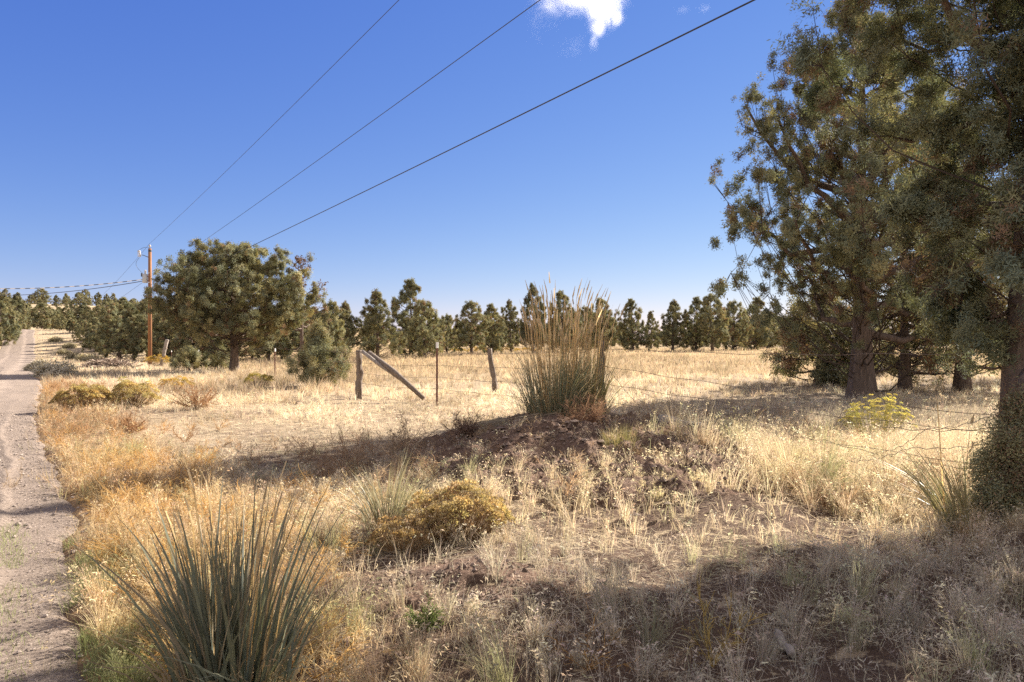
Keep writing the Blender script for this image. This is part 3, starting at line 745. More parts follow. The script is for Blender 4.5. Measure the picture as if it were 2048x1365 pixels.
def put(k, x, y, hgt, wide=1.0, rz=None, label=None, group=None, z=None):
    s = hgt / PH[k]; loc = (x, y, float(H(x, y)) - .02 if z is None else z)
    rz = rng.uniform(0, 6.28) if rz is None else rz
    if not used[k]:
        o = protos[k]; o.location = loc; o.rotation_euler = (0, 0, rz); o.scale = (s * wide, s * wide, s); used[k] = True
    else: o = copy_tree(protos[k], loc, rz, s * wide, s); o.rotation_euler = (rng.normal() * .035, rng.normal() * .035, rz)
    tag(o, label, 'tree', group); return o

# meadow edge trees: photo pixel of trunk, distance, pixel of top, kind, width, label
ME = [
 (690, 62, 601, 4, 1.0, 'small juniper at the meadow edge, first to the right of the sparse brown tree'),
 (756, 50, 577, 4, 1.15, 'bushy juniper standing right behind the corner post'),
 (822, 66, 556, 0, 1.05, 'tallest juniper of the meadow row, left of the red steel post'),
 (849, 60, 600, 2, 1.0, 'paler round juniper in front of the tallest of the meadow row'),
 (893, 85, 628, 2, 1.0, 'low far juniper just right of the red steel post'),
 (943, 70, 602, 5, 1.15, 'juniper with a broad crown left of the leaning post'),
 (986, 74, 606, 0, 1.1, 'juniper above the leaning post'),
 (1022, 90, 598, 4, 1.0, 'juniper left of the tall wild rye stalks'),
 (1066, 80, 570, 1, .85, 'narrow dark juniper directly behind the left rye stalks'),
 (1126, 84, 580, 0, 1.0, 'dark juniper directly behind the right rye stalks'),
 (1172, 105, 612, 2, 1.0, 'low juniper behind the right edge of the rye stalks'),
 (1208, 92, 596, 5, 1.0, 'juniper above the wooden post beside the wild rye'),
 (1266, 95, 596, 0, 1.1, 'full cone shaped juniper right of the wild rye'),
 (1302, 120, 622, 3, 1.1, 'short juniper between two taller cone shaped ones'),
 (1345, 98, 597, 4, 1.15, 'cone shaped juniper midway between the rye and large tree'),
 (1392, 100, 592, 0, .95, 'juniper under the tips of the leftmost low limbs'),
 (1425, 96, 588, 5, 1.1, 'juniper behind the drooping left limb tips of the large tree'),
 (1466, 105, 600, 2, 1.0, 'round juniper mostly behind the large tree left limbs'),
 (1510, 110, 592, 0, 1.1, 'far juniper seen through the left limbs of the large tree'),
 (655, 58, 600, 2, .9, 'olive juniper behind the young fence line juniper'),
]
for (px, d, ty, k, wd, lab) in ME:
    x, y = at(px, d); z = float(H(x, y)); put(k, x, y, CAM_Z + (682 - ty) * d / F - z, wd * .88, None, lab, 'junipers along the meadow edge')

# trees behind the pole and beside the road
RS = [(338, 66, 606), (296, 74, 602), (268, 66, 612), (240, 72, 616), (214, 78, 622), (192, 84, 634), (172, 92, 640), (154, 100, 646), (140, 108, 640), (124, 116, 632),
      (282, 84, 598), (252, 90, 600), (224, 98, 604), (312, 90, 598), (356, 82, 600), (384, 66, 612), (408, 74, 605), (440, 66, 620), (505, 66, 618), (538, 62, 625), (572, 70, 610), (200, 110, 610), (176, 120, 612), (630, 74, 612), (600, 64, 618)]
for i, (px, d, ty) in enumerate(RS):
    x, y = at(px, d); z = float(H(x, y))
    put([2, 5, 1, 2, 4, 0][i % 6], x, y, CAM_Z + (682 - ty) * d / F - z, .95 + .2 * rng.random(), None, 'dense olive juniper in the grove behind the pole and the wide juniper', 'junipers in the roadside grove')
for (px, d, ty) in [(-30, 84, 590), (2, 90, 600), (22, 98, 612), (33, 108, 622), (-60, 96, 585), (44, 122, 618)]:
    x, y = at(px, d); z = float(H(x, y)); put(int(rng.integers(0, 6)), x, y, CAM_Z + (682 - ty) * d / F - z, 1.0, None, 'juniper on the bank at the left side of the road', 'junipers left of the road')

# hillside
pts = []
for _ in range(6000):
    d = rng.uniform(126, 345) if rng.random() < .75 else rng.uniform(126, 190); px = rng.uniform(-110, 660)
    x, y = at(px, d)
    if px > 480 and d < 150: continue
    if all((x - a) ** 2 + (y - b_) ** 2 > (4.0 + .009 * d) ** 2 for a, b_ in pts): pts.append((x, y))
    if len(pts) >= 180: break
for (x, y) in pts:
    put(int(rng.integers(0, 6)), x, y, rng.uniform(4.4, 7.8), rng.uniform(.95, 1.35), None, 'olive juniper among many on the distant wooded hillside at left', 'junipers on the hillside')
# far wood beyond the meadow
pts = []
for _ in range(3000):
    d = rng.uniform(125, 230); px = rng.uniform(640, 2080); x, y = at(px, d)
    if all((x - a) ** 2 + (y - b_) ** 2 > 5.0 ** 2 for a, b_ in pts): pts.append((x, y))
    if len(pts) >= 80: break
for (x, y) in pts:
    put(int(rng.integers(0, 6)), x, y, rng.uniform(5.5, 8.2), rng.uniform(1.2, 1.6), None, 'small far juniper in the wood beyond the golden meadow', 'junipers beyond the meadow')

# ------------------------------------------------------------------ fence
fence = empty('barbed_wire_fence', onz(-1.72, 15.6)); FX, FY, FZ = fence.location
tag(fence, 'old barbed wire fence of mixed wooden and steel posts crossing behind the wild rye', 'fence')
def fl(y): return 8.1 - .63 * y
def loc_(P): return np.asarray(P, float) - np.array([FX, FY, FZ])
def wpost(px, d, ty, r_, mat, leanx=0.0, parent=fence, name='wooden_post', local=True, seed=1):
    x, y = at(px, d); z = float(H(x, y)); top = CAM_Z + (682 - ty) * d / F
    t = np.linspace(0, 1, 30); P = np.stack([x + leanx * t + .015 * np.sin(t * 7 + seed), y + 0 * t, z - .15 + (top - z + .15) * t], 1)
    if local: P = loc_(P)
    V, f = tube(P, r_ * (1.06 - .16 * t + .07 * np.sin(t * 11 + seed) + .10 * (vnoise(t * 14, t * 0, seed) - .5)), 22, .42, seed); return MB().add(V, f).build(name, mat, parent, True)
cp = wpost(719, 17.8, 700, .085, M_POSTW, -.02, seed=3)
V, f = tube(loc_([[*at(738, 17.7), CAM_Z - 24 * 17.7 / F], [*at(790, 17.2), CAM_Z - 62 * 17.2 / F], [*at(848, 16.6), .10]]), [.075, .07, .055], 10, .3, 6)
br = MB().add(V, f).build('brace_pole', M_POSTW, fence, True)
V, f = tube(loc_([[*at(724, 17.5), CAM_Z - 20 * 17.5 / F], [*at(760, 17.4), CAM_Z - 48 * 17.4 / F], [*at(800, 17.2), CAM_Z - 78 * 17.2 / F]]), [.05, .045, .02], 8, .3, 8)
MB().add(V, f).build('split_rail', M_GREYW, fence, True)
wpost(1208, 10.6, 682, .055, M_POSTW, -.06, seed=7)
def tpost(px, d, ty):
    x, y = at(px, d); z = float(H(x, y)); top = CAM_Z + (682 - ty) * d / F
    b = MB(); h = top - z
    o = np.array([x, y, z - .2]) - np.array([FX, FY, FZ])
    V, f = boxv(o + [0, 0, (h + .07) / 2], (.045, .010, h + .07)); b.add(V, f); V, f = boxv(o + [0, .022, (h + .07) / 2], (.008, .032, h + .068)); b.add(V, f)
    for k in range(9):
        V, f = boxv(o + [0, -.009, .35 + k * (h - .3) / 9], (.018, .010, .02)); b.add(V, f)
    p = b.build('steel_post', M_TPOST, fence)
    b = MB(); V, f = boxv(o + [0, .012, h + .14], (.052, .045, .13)); b.add(V, f); b.build('white_tip', M_WHITE, p)
for (px, d, ty) in [(874, 15.6, 685), (550, 28.5, 697), (432, 39, 700), (397, 45, 700), (366, 51, 699), (343, 56, 701)]: tpost(px, d, ty)
# strands
def strand(pts, r_=.0030, barbs=True, name='barbed_wire', n_per=18, sag=.03):
    P = []
    for a, b_ in zip(pts[:-1], pts[1:]):
        P.append(catenary(a, b_, sag, n_per)[:-1])
    P = np.vstack(P + [np.array([pts[-1]])])
    P[:, 2] += .010 * np.sin(np.arange(len(P)) * 1.7)
    mb = MB(); V, f = tube(loc_(P), r_, 5); mb.add(V, f)
    if barbs:
        L_ = np.linalg.norm(np.diff(P, axis=0), axis=1).sum(); k = int(L_ / .13); tt = np.linspace(0, len(P) - 1.001, k); i = tt.astype(int); fr = (tt - i)[:, None]
        Q = loc_(P[i] * (1 - fr) + P[i + 1] * fr); dv = rng.normal(size=(k, 3)); dv /= np.linalg.norm(dv, axis=1, keepdims=True)
        V, f = sticks(Q - dv * .014, Q + dv * .014, .0022, .0015); mb.add(V, f)
    return mb.build(name, M_WIRE, fence)
def node(y, h, dx=0): x = fl(y) + dx; return [x, y, float(H(x, y)) * .6 + h]
for h in (.42, .68, .95, 1.22):
    strand([node(56, h), node(39, h), node(28.5, h), [-6.3, 22.5, h], [*at(719, 17.7), h], [*at(874, 15.55), h], [*at(1208, 10.5), h + .12 + .05], [4.40, 6.05, h + {.42: -.05, .68: 0.0, .95: -.12, 1.22: .18}[h]]], sag=.05)
# loose broken strands on the right
strand([[*at(1200, 10.5), 1.25], [*at(1230, 10.4), .95], [*at(1275, 10.3), .55], [*at(1330, 9.6), .22]], barbs=False, name='loose_wire', sag=.02)
strand([[4.38, 6.05, .90], [*at(1850, 6.6), .65], [*at(1760, 7.2), .33], [*at(1650, 7.6), .20]], name='loose_wire', sag=.05)
strand([[4.38, 6.05, .62], [*at(1820, 6.4), .50], [*at(1700, 6.8), .30], [*at(1600, 7.4), .22]], name='loose_wire', sag=.03)
strand([[*at(1280, 10), .75], [*at(1480, 8.6), .55], [*at(1650, 7.4), .42], [4.36, 6.0, .35]], name='loose_wire', sag=.05)
strand([[*at(1520, 9), .95], [*at(1650, 8), .70], [*at(1740, 7.2), .62], [4.36, 6.0, .75]], name='loose_wire', sag=.05)
strand([[*at(975, 16.5), .85], [*at(1010, 16), .60], [*at(1040, 15), .40], [*at(1075, 13), .25]], barbs=False, name='loose_wire', sag=.02)

def lone_post(px, d, ty, r_, mat, leanx, label, name='wooden_post', seed=2):
    x, y = at(px, d); z = float(H(x, y)); o = empty(name, (x, y, z)); top = CAM_Z + (682 - ty) * d / F - z
    t = np.linspace(0, 1, 26); P = np.stack([leanx * t + .012 * np.sin(t * 8 + seed), .1 * t, -.15 + (top + .15) * t], 1)
    V, f = tube(P, r_ * (1.06 - .2 * t + .07 * np.sin(t * 9 + seed) + .10 * (vnoise(t * 14, t * 0, seed) - .5)), 22, .42, seed); o2 = MB().add(V, f).build(name, mat, None, True, (x, y, z))
    bpy.data.objects.remove(o); tag(o2, label, 'post', 'old leaning posts'); return o2
lone_post(992, 20.5, 697, .075, M_POSTW, -.2, 'dark leaning wooden post in the grass left of the wild rye', seed=5)
lone_post(322, 52, 679, .13, M_GREYW, .42, 'pale grey dead post leaning right of the utility pole', seed=6)

# ------------------------------------------------------------------ wild rye clumps
def rye(name, x, y, n, hl, hvar, R0, lean_max, w, seed, label, cols, stalks=0, sh=2.0, biasaz=None, S=5, fallen=0, headr=.0085, droop=.05, group='wild rye clumps', azr=None):
    r = np.random.default_rng(seed); z = float(H(x, y)); o = empty(name, (x, y, z)); tag(o, label, 'grass clump', group)
    nt_ = max(6, n // 7); ti = r.integers(0, nt_, n)                                # leaves grow in tillers
    rr = (R0 * np.sqrt(r.random(nt_)))[ti]; a = r.uniform(0, 2 * np.pi, nt_)[ti]
    P = np.stack([rr * np.cos(a), rr * np.sin(a), np.full(n, -.03)], 1); P[:, :2] += r.normal(size=(n, 2)) * .012
    P[:, 2] += H(x + P[:, 0], y + P[:, 1]) - z
    lean = lean_max * (rr / R0) ** .8 * r.uniform(.35, 1.2, nt_)[ti] * r.uniform(.6, 1.3, n) + r.normal(size=n) * .05
    az = a + (r.normal(size=nt_) * .4)[ti] + r.normal(size=n) * .28
    if biasaz is not None: az = biasaz[0] + (az - np.pi) * biasaz[1]; lean = np.abs(lean) + biasaz[2]
    out = (r.random(nt_) < .10)[ti]; lean = np.where(out, lean + r.uniform(.2, .6, n), lean)
    h = hl * r.uniform(.70, 1.05, nt_)[ti] * (1 - hvar * r.random(n) ** 1.3) * (1 - .12 * np.abs(lean))
    V, f, nv = blades(P, h, az, lean, w * r.uniform(.5, 1.2, n), S, droop * r.random(n) * 2, taper=.97)
    ci = r.integers(0, len(cols), n); C = np.array(cols)[ci] * r.uniform(.75, 1.25, (n, 1)); C = np.repeat(C, nv, 0)
    t = np.tile(np.repeat(np.linspace(0, 1, S + 1), 2)[:nv], n)[:, None]
    C = C * (1 - .35 * t ** 3) + np.array([.30, .22, .12]) * .35 * t ** 3         # dry tips
    MB().add(V, f, C).build('leaf_blades', M_RYE, o)
    n2 = n // 3                                                                  # dead straw round the foot
    a = r.uniform(0, 2 * np.pi, n2); rr = R0 * r.uniform(.5, 1.3, n2); P = np.stack([rr * np.cos(a), rr * np.sin(a), np.full(n2, -.02)], 1); P[:, 2] += H(x + P[:, 0], y + P[:, 1]) - z
    V, f, nv = blades(P, hl * r.uniform(.25, .6, n2), a + r.normal(size=n2) * .6, r.uniform(.3, 1.25, n2), w * .6, 4, .3 * r.random(n2))
    C = np.repeat(np.array([.40, .31, .19]) * r.uniform(.6, 1.2, (n2, 1)), nv, 0); MB().add(V, f, C).build('dead_straw', M_GRASS, o)
    if stalks:
        m = stalks; rr = R0 * .85 * np.sqrt(r.random(m)); a = r.uniform(0, 2 * np.pi, m)
        P0 = np.stack([rr * np.cos(a), rr * np.sin(a), H(x + rr * np.cos(a), y + rr * np.sin(a)) - z], 1)
        ln = np.abs(r.normal(size=m)) * .08 + .10 * (rr / R0); L_ = sh * r.uniform(.60, 1.0, m) * (1 - .15 * rr / R0)
        dv = np.stack([np.cos(a) * ln, np.sin(a) * ln, np.ones(m)], 1); dv /= np.linalg.norm(dv, axis=1, keepdims=True)
        P1 = P0 + dv * (L_ * .86)[:, None]; bend = np.stack([np.cos(a), np.sin(a), np.zeros(m)], 1) * (.03 * L_)[:, None]
        P2_ = P1 + dv * (L_ * .07)[:, None] + bend * .4; P3_ = P0 + dv * L_[:, None] + bend
        b = MB(); c1 = np.array([.66, .46, .22]); c2 = np.array([.60, .46, .27])
        kw = max(1.0, w / .010)
        for (A, B, r0, r1, c) in ((P0, P1, .0040, .0028, c1), (P1, P2_, .0032, headr, c2), (P2_, P3_, headr, .002, c2)):
            V, f = ribbons(A, B, r0 * 1.3, r1 * 1.3); b.add(V, f, np.repeat(c * r.uniform(.7, 1.35, (m, 1)), 4, 0))
        b.build('seed_stalks', M_GRASS, o)
    if fallen:
        m = fallen; P0 = np.stack([r.normal(size=m) * .15 - .1, r.normal(size=m) * .18 - .1, np.full(m, .06)], 1)
        an = np.pi + r.normal(size=m) * .22; L_ = r.uniform(.6, 1.25, m)
        P1 = P0 + np.stack([np.cos(an) * L_, np.sin(an) * L_ , 0 * L_], 1)
        P0[:, 2] = H(x + P0[:, 0], y + P0[:, 1]) - z + r.uniform(.03, .16, m); P1[:, 2] = H(x + P1[:, 0], y + P1[:, 1]) - z + r.uniform(.05, .16, m)
        V, f = ribbons(P0, P1, .006, .004); MB().add(V, f, np.repeat(np.array([.38, .31, .22]) * r.uniform(.5, 1.2, (m, 1)), 4, 0)).build('fallen_straw', M_GRASS, o)
    return o
GR = [(.19, .23, .15), (.22, .25, .16), (.16, .20, .14), (.27, .27, .16), (.38, .31, .19)]
GY = [(.24, .26, .12), (.33, .31, .12), (.20, .23, .12), (.40, .34, .15), (.42, .34, .20)]
rye('wild_rye', .62, 9.75, 760, 1.55, .60, .40, .66, .013, 71, 'tall blue green wild rye on the mound, left half, fallen straw at its foot', GR, 95, 2.25, fallen=200)
rye('wild_rye', 1.06, 9.95, 500, 1.40, .60, .28, .48, .012, 72, 'tall yellowish wild rye on the earth mound, beside the wooden post', GY, 60, 2.1)
rye('wild_rye', -1.14, 2.80, 340, 1.06, .50, .20, .56, .020, 73, 'big dark blue green wild rye clump cut off by the bottom edge', [(.15, .175, .13), (.17, .19, .135), (.22, .23, .15), (.125, .15, .12), (.30, .25, .17)], 22, 1.12, headr=.0032, S=6, droop=.02)
rye('wild_rye', *gp(775, 1068), 230, .74, .35, .13, .80, .010, 74, 'small stiff grey green clump left of the golden rabbitbrush', [(.40, .38, .27), (.32, .32, .22), (.46, .41, .28)], 0, droop=.02)
rye('wild_rye', *gp(1905, 1075), 150, 1.0, .35, .12, .55, .012, 75, 'arching green clump leaning left before the near juniper', [(.30, .31, .17), (.38, .35, .20), (.44, .37, .23)], 3, 1.25, biasaz=(np.pi * .97, .30, .35), droop=.06)
rye('bunchgrass', *gp(1243, 905, .25), 420, .42, .4, .20, .7, .004, 76, 'feathery yellow green tussock on the right shoulder of the mound', [(.34, .31, .14), (.42, .36, .18), (.26, .27, .11)], 0, droop=.08)

# ------------------------------------------------------------------ rabbitbrush
def rabbitbrush(x, y, rx, ry, hh, heads, seed, label, c_head, c_stem=(.26, .18, .10), hs_=.045, name='rabbitbrush'):
    r = np.random.default_rng(seed); z = float(H(x, y)); o = empty(name, (x, y, z)); tag(o, label, 'shrub', 'rabbitbrush')
    a = r.uniform(0, 2 * np.pi, heads); u = np.sqrt(r.random(heads)) * 1.0
    gap = fbm(np.cos(a) * u * 3.2 + seed, np.sin(a) * u * 3.2, seed + 1, 2); kp = gap > .36; a = a[kp]; u = u[kp]; heads = len(a)
    hgt = hh * np.sqrt(np.clip(1 - (u * .92) ** 2.4, .05, 1)) * r.uniform(.86, 1.08, heads)
    lump = .55 + .9 * fbm(np.cos(a) * u * 2.4 + seed, np.sin(a) * u * 2.4, seed, 2)
    T = np.stack([rx * u * np.cos(a), ry * u * np.sin(a), hgt * lump], 1)
    T[:, 2] += (H(x + T[:, 0], y + T[:, 1]) - z) * .7
    B = np.stack([T[:, 0] * .22, T[:, 1] * .22, np.zeros(heads)], 1); Mid = (T + B) / 2 + np.stack([T[:, 0] * .12, T[:, 1] * .12, 0 * T[:, 2]], 1)
    b = MB()
    V, f = sticks(B, Mid, .004, .003); b.add(V, f, np.repeat(np.array(c_stem) * r.uniform(.6, 1.3, (heads, 1)), 6, 0))
    V, f = sticks(Mid, T, .003, .0018); b.add(V, f, np.repeat(np.array(c_stem) * r.uniform(.8, 1.5, (heads, 1)), 6, 0))
    k = heads * 5; i = r.integers(0, heads, k); tt = r.uniform(.25, .95, (k, 1)); Q = Mid[i] * (1 - tt) + T[i] * tt; E = Q + r.normal(size=(k, 3)) * .05 + np.array([0, 0, .05])
    V, f = sticks(Q, E, .0018, .0012); b.add(V, f, np.repeat(np.array(c_stem) * r.uniform(.7, 1.5, (k, 1)), 6, 0))
    b.build('stem_mass', M_TWIG, o)
    # flower heads: flat topped clusters of tiny tufts
    tm = []
    for q in range(5):
        rq = np.random.default_rng(seed * 7 + q); K = 46
        d = rq.normal(size=(K, 3)); d[:, 2] = np.abs(d[:, 2]) * .9 + .2; d /= np.linalg.norm(d, axis=1, keepdims=True)
        oo = d * np.array([1, 1, .5]) * rq.uniform(.5, 1.0, (K, 1)); s = np.cross(d, rq.normal(size=(K, 3))); s /= np.linalg.norm(s, axis=1, keepdims=True)
        tm.append(np.stack([oo, oo + d * .22 - s * .13, oo + d * .42, oo + d * .22 + s * .13], 1).reshape(-1, 3))
    D = np.stack([np.cos(a) * u * .5, np.sin(a) * u * .5, np.ones(heads)], 1)
    cols = np.array(c_head) * r.uniform(.75, 1.25, (heads, 1)) * (1 + r.normal(size=(heads, 3)) * .04)
    V, q, C = place_tufts(T, D, hs_ * r.uniform(.7, 1.35, heads), tm, cols)
    MB().add(V, q, C).build('flower_heads', M_BLOOM, o)
    return o
GOLD = (.47, .37, .19)
x, y = gp(918, 1085); rabbitbrush(x, y, .40, .34, .35, 300, 81, 'large dried golden rabbitbrush in the foreground between small clump and mound', GOLD, hs_=.042)
x, y = gp(805, 1110); rabbitbrush(x, y, .24, .22, .24, 75, 82, 'low brown rabbitbrush at the lower left foot of the large golden one', (.36, .26, .13), hs_=.036)
x, y = gp(165, 824); rabbitbrush(x, y, .58, .5, .46, 330, 83, 'golden rabbitbrush at the road edge, leftmost of the two by the road', (.45, .35, .16), hs_=.06)
x, y = gp(268, 818); rabbitbrush(x, y, .56, .5, .47, 320, 84, 'pale golden rabbitbrush just right of the one at the road edge', (.50, .41, .20), hs_=.06)
x, y = gp(520, 775); rabbitbrush(x, y, .5, .4, .40, 90, 85, 'small olive gold rabbitbrush below the wide juniper trunk', (.34, .29, .08), hs_=.06)
x, y = gp(352, 782); rabbitbrush(x, y, .5, .4, .36, 90, 86, 'low golden rabbitbrush in the straw left of the brown weed', (.52, .38, .12), hs_=.06)
x, y = at(316, 52); rabbitbrush(x, y, .95, .7, .75, 150, 87, 'golden rabbitbrush at the foot of the tall utility pole', (.50, .36, .10), hs_=.10)
x, y = gp(1752, 880); rabbitbrush(x, y, .52, .45, .60, 190, 88, 'yellow green flowering rabbitbrush below the thick fluted trunk', (.56, .50, .17), (.36, .33, .12), hs_=.036)
for i, (px, py, s) in enumerate([(960, 708, 1.0), (985, 706, .8), (1015, 705, 1.0), (915, 706, .8), (1050, 706, .9)]):
    x, y = gp(px, py); rabbitbrush(x, y, 1.6 * s, 1.0, .6 * s, 70, 90 + i, 'faint golden rabbitbrush far out in the meadow behind the leaning post', (.46, .34, .12), hs_=.16)

# grey sage shrubs
def sage(x, y, rad, hgt, seed, label, n=420, L=.06, W=.02, col=(.50, .45, .35)):
    r = np.random.default_rng(seed); z = float(H(x, y)); o = empty('sagebrush', (x, y, z)); tag(o, label, 'shrub', 'grey sage shrubs')
    d = r.normal(size=(n, 3)); d[:, 2] = np.abs(d[:, 2]); d /= np.linalg.norm(d, axis=1, keepdims=True)
    P = d * r.uniform(.25, 1.15, (n, 1)) ** .7 * (.7 + .6 * vnoise(d[:, :1] * 3 + seed, d[:, 1:2] * 3, seed)) * np.array([rad, rad, hgt]); tm = [tuft_template(18, L, W, L, seed + k) for k in range(4)]
    V, q, C = place_tufts(P, d + [0, 0, .6], r.uniform(.7, 1.4, n), tm, np.array(col) * r.uniform(.7, 1.3, (n, 1))); b = MB().add(V, q, C)
    b.build('foliage', M_JUN, o)
    b = MB(); V, f = sticks(np.zeros((60, 3)), P[:60], .012, .004); b.add(V, f, (.16, .12, .09)); b.build('stem_mass', M_TWIG, o); return o
x, y = gp(115, 752); sage(x, y, .75, .55, 101, 'round grey brown sage shrub at the road edge before the brush pile', n=300, L=.13, W=.03)
x, y = gp(78, 738); sage(x, y, .6, .45, 102, 'small dark sage shrub nearest the road edge beyond the round one', L=.12, W=.04, col=(.42, .37, .28))
for i, (px, d) in enumerate([(150, 70), (170, 66), (128, 80), (185, 62), (140, 88), (112, 95)]):
    x, y = at(px, d); sage(x, y, .8, .5, 103 + i, 'low greyish sage shrub on the verge between road and grove', n=160, L=.16, W=.06, col=(.36, .31, .20))

# ------------------------------------------------------------------ wiry weeds
def weed(seed, hgt, nb, spread, col, rad=.0016, sub=5, seeds=0):
    r = np.random.default_rng(seed); A = []; B = []; R = []
    for i in range(nb):
        az = r.uniform(0, 6.28); el = r.uniform(.35, 1.35); p = np.zeros(3); dv = np.array([math.cos(az) * math.cos(el), math.sin(az) * math.cos(el), math.sin(el)])
        L_ = hgt * r.uniform(.6, 1.1); m = 4
        for k in range(m):
            q = p + dv * L_ / m; A.append(p); B.append(q); R.append(rad * (1.6 - .25 * k))
            for j in range(sub if k > 0 else 1):
                w = dv + r.normal(size=3) * .75 * spread; w /= np.linalg.norm(w); s = p + (q - p) * r.random(); e = s + w * L_ * r.uniform(.10, .28)
                A.append(s); B.append(e); R.append(rad * .8)
                e2 = e + (w + r.normal(size=3) * .6) * L_ * .08; A.append(e); B.append(e2); R.append(rad * .6)
                w2 = w + r.normal(size=3) * .7; s2 = s + (e - s) * .5; A.append(s2); B.append(s2 + w2 / np.linalg.norm(w2) * L_ * .12); R.append(rad * .6)
            p = q; dv = dv + r.normal(size=3) * .18; dv /= np.linalg.norm(dv)
    A = np.array(A); B = np.array(B); R = np.array(R)
    V, f = ribbons(A, B, R * 1.25, R * .9); C = np.repeat(np.array(col) * r.uniform(.65, 1.3, (len(A), 1)), 4, 0)
    V[:, 2] = np.maximum(V[:, 2], -.02)
    return V, f, C
def weed_thing(x, y, hgt, nb, col, seed, label, rad=.002, sub=5, name='dry_weed', z=None):
    V, f, C = weed(seed, hgt, nb, 1.0, col, rad, sub); o = MB().add(V, f, C).build(name, M_GRASS, None, False, (x, y, float(H(x, y)) if z is None else z))
    tag(o, label, 'weed', 'dead weeds'); return o
BR = (.30, .18, .11); OR = (.50, .31, .12); TN = (.46, .35, .22)
weed_thing(.95, 8.75, .42, 46, (.33, .20, .13), 201, 'bushy reddish brown dead weed on the mound crest below the wild rye', .0022)
weed_thing(*gp(395, 822), .62, 46, (.34, .20, .11), 202, 'rusty brown tumbleweed in the straw below the wide juniper', .0035)
weed_thing(*gp(262, 868), .34, 30, (.30, .17, .09), 203, 'low brown weed in front of the pale golden rabbitbrush', .003)
weed_thing(*gp(700, 940), .50, 26, (.36, .24, .15), 204, 'upright twiggy brown weed in the mound shadow, left of centre', .0022)
weed_thing(*gp(812, 915), .50, 24, (.36, .26, .17), 205, 'twiggy dead weed in the shadow left of the mound', .0022)
weed_thing(*gp(930, 905), .42, 40, (.22, .14, .10), 206, 'dark dead weed mass at the left foot of the mound', .0025)
weed_thing(*gp(1425, 1330), .36, 7, (.42, .30, .10), 207, 'yellow branching weed stem standing in the bottom shade', .0020, 3)
weed_thing(*gp(1110, 1068), .20, 3, (.12, .10, .09), 208, 'thin bare dark twig between golden rabbitbrush and hump', .0022, 2)
weed_thing(*gp(640, 770), .5, 40, (.42, .27, .13), 209, 'tawny weeds skirting the young fence line juniper', .0045)
weed_thing(*gp(1340, 860), .45, 40, (.40, .33, .23), 210, 'pale feathery dead weed by the grey log', .0022)
weed_thing(*gp(1420, 850), .40, 40, (.42, .35, .25), 211, 'pale feathery dead weed in front of the meadow shade', .0022)
weed_thing(*gp(480, 905), .28, 4, (.14, .12, .10), 212, 'single dark stalk in the short grass left of centre', .003, 1)
weed_thing(*gp(850, 1265), .14, 26, (.16, .20, .07), 213, 'small fresh green weed in the bottom shade', .0022)

# mats of orange mustard stems by the road
def mat_weeds(name, pts, hs_, cols, seeds, kind_label, rad=.0016):
    r = np.random.default_rng(seeds); base = [weed(seeds + k, 1.0, 7, 1.1, (1, 1, 1), rad / .35, 4) for k in range(6)]
    b = MB()
    for (x, y), h in zip(pts, hs_):
        V, f, C = base[r.integers(0, 6)]; a = r.uniform(0, 6.28); ca, sa = math.cos(a), math.sin(a)
        W = V * h; W = np.stack([W[:, 0] * ca - W[:, 1] * sa, W[:, 0] * sa + W[:, 1] * ca, W[:, 2] * .8], 1) + np.array([x, y, float(H(x, y))])
        b.add(W, f, np.clip(C * np.array(cols[r.integers(0, len(cols))]) * r.uniform(.8, 1.25), 0, .75))
    o = b.build(name, M_GRASS, None); tag(o, kind='stuff'); return o
pts = []; hh = []
while len(pts) < 260:
    y = rng.uniform(2.9, 8.2); de = abs(rng.normal()) * .75 + .12; x = float(xr(y)) + de * 1.22
    if de > 2.2 or (x + .2) ** 2 + (y - 4) ** 2 < .8: continue
    pts.append((x, y)); hh.append(rng.uniform(.20, .42) * (1 if de > .3 else .6))
mat_weeds('orange_mustard_weeds', pts, hh, [(.52, .33, .13), (.50, .36, .18), (.46, .27, .09), (.55, .42, .24)], 301, '')
pts = []; hh = []
while len(pts) < 150:
    y = rng.uniform(8, 24); de = abs(rng.normal()) * .9 + .1; x = float(xr(y)) + de * 1.22; pts.append((x, y)); hh.append(rng.uniform(.15, .38))
mat_weeds('tan_verge_weeds', pts, hh, [(.50, .31, .13), (.46, .30, .16), (.36, .22, .12)], 302, '', .0028)
pts = []; hh = []
for _ in range(80): pts.append((rng.normal() * .9 - 1.7, rng.normal() * .9 + 8.0)); hh.append(rng.uniform(.2, .4))
for _ in range(120): pts.append((rng.uniform(-.4, 2.6), rng.uniform(7.0, 9.4))); hh.append(rng.uniform(.12, .25))
for _ in range(90): pts.append((rng.uniform(1.8, 5), rng.uniform(9, 13))); hh.append(rng.uniform(.25, .45))
for _ in range(70): pts.append((rng.uniform(2.5, 4.5), rng.uniform(6, 8.5))); hh.append(rng.uniform(.25, .45))
mat_weeds('brown_dead_weeds', pts, hh, [(.38, .26, .16), (.34, .22, .14), (.44, .33, .22)], 303, '', .0020)

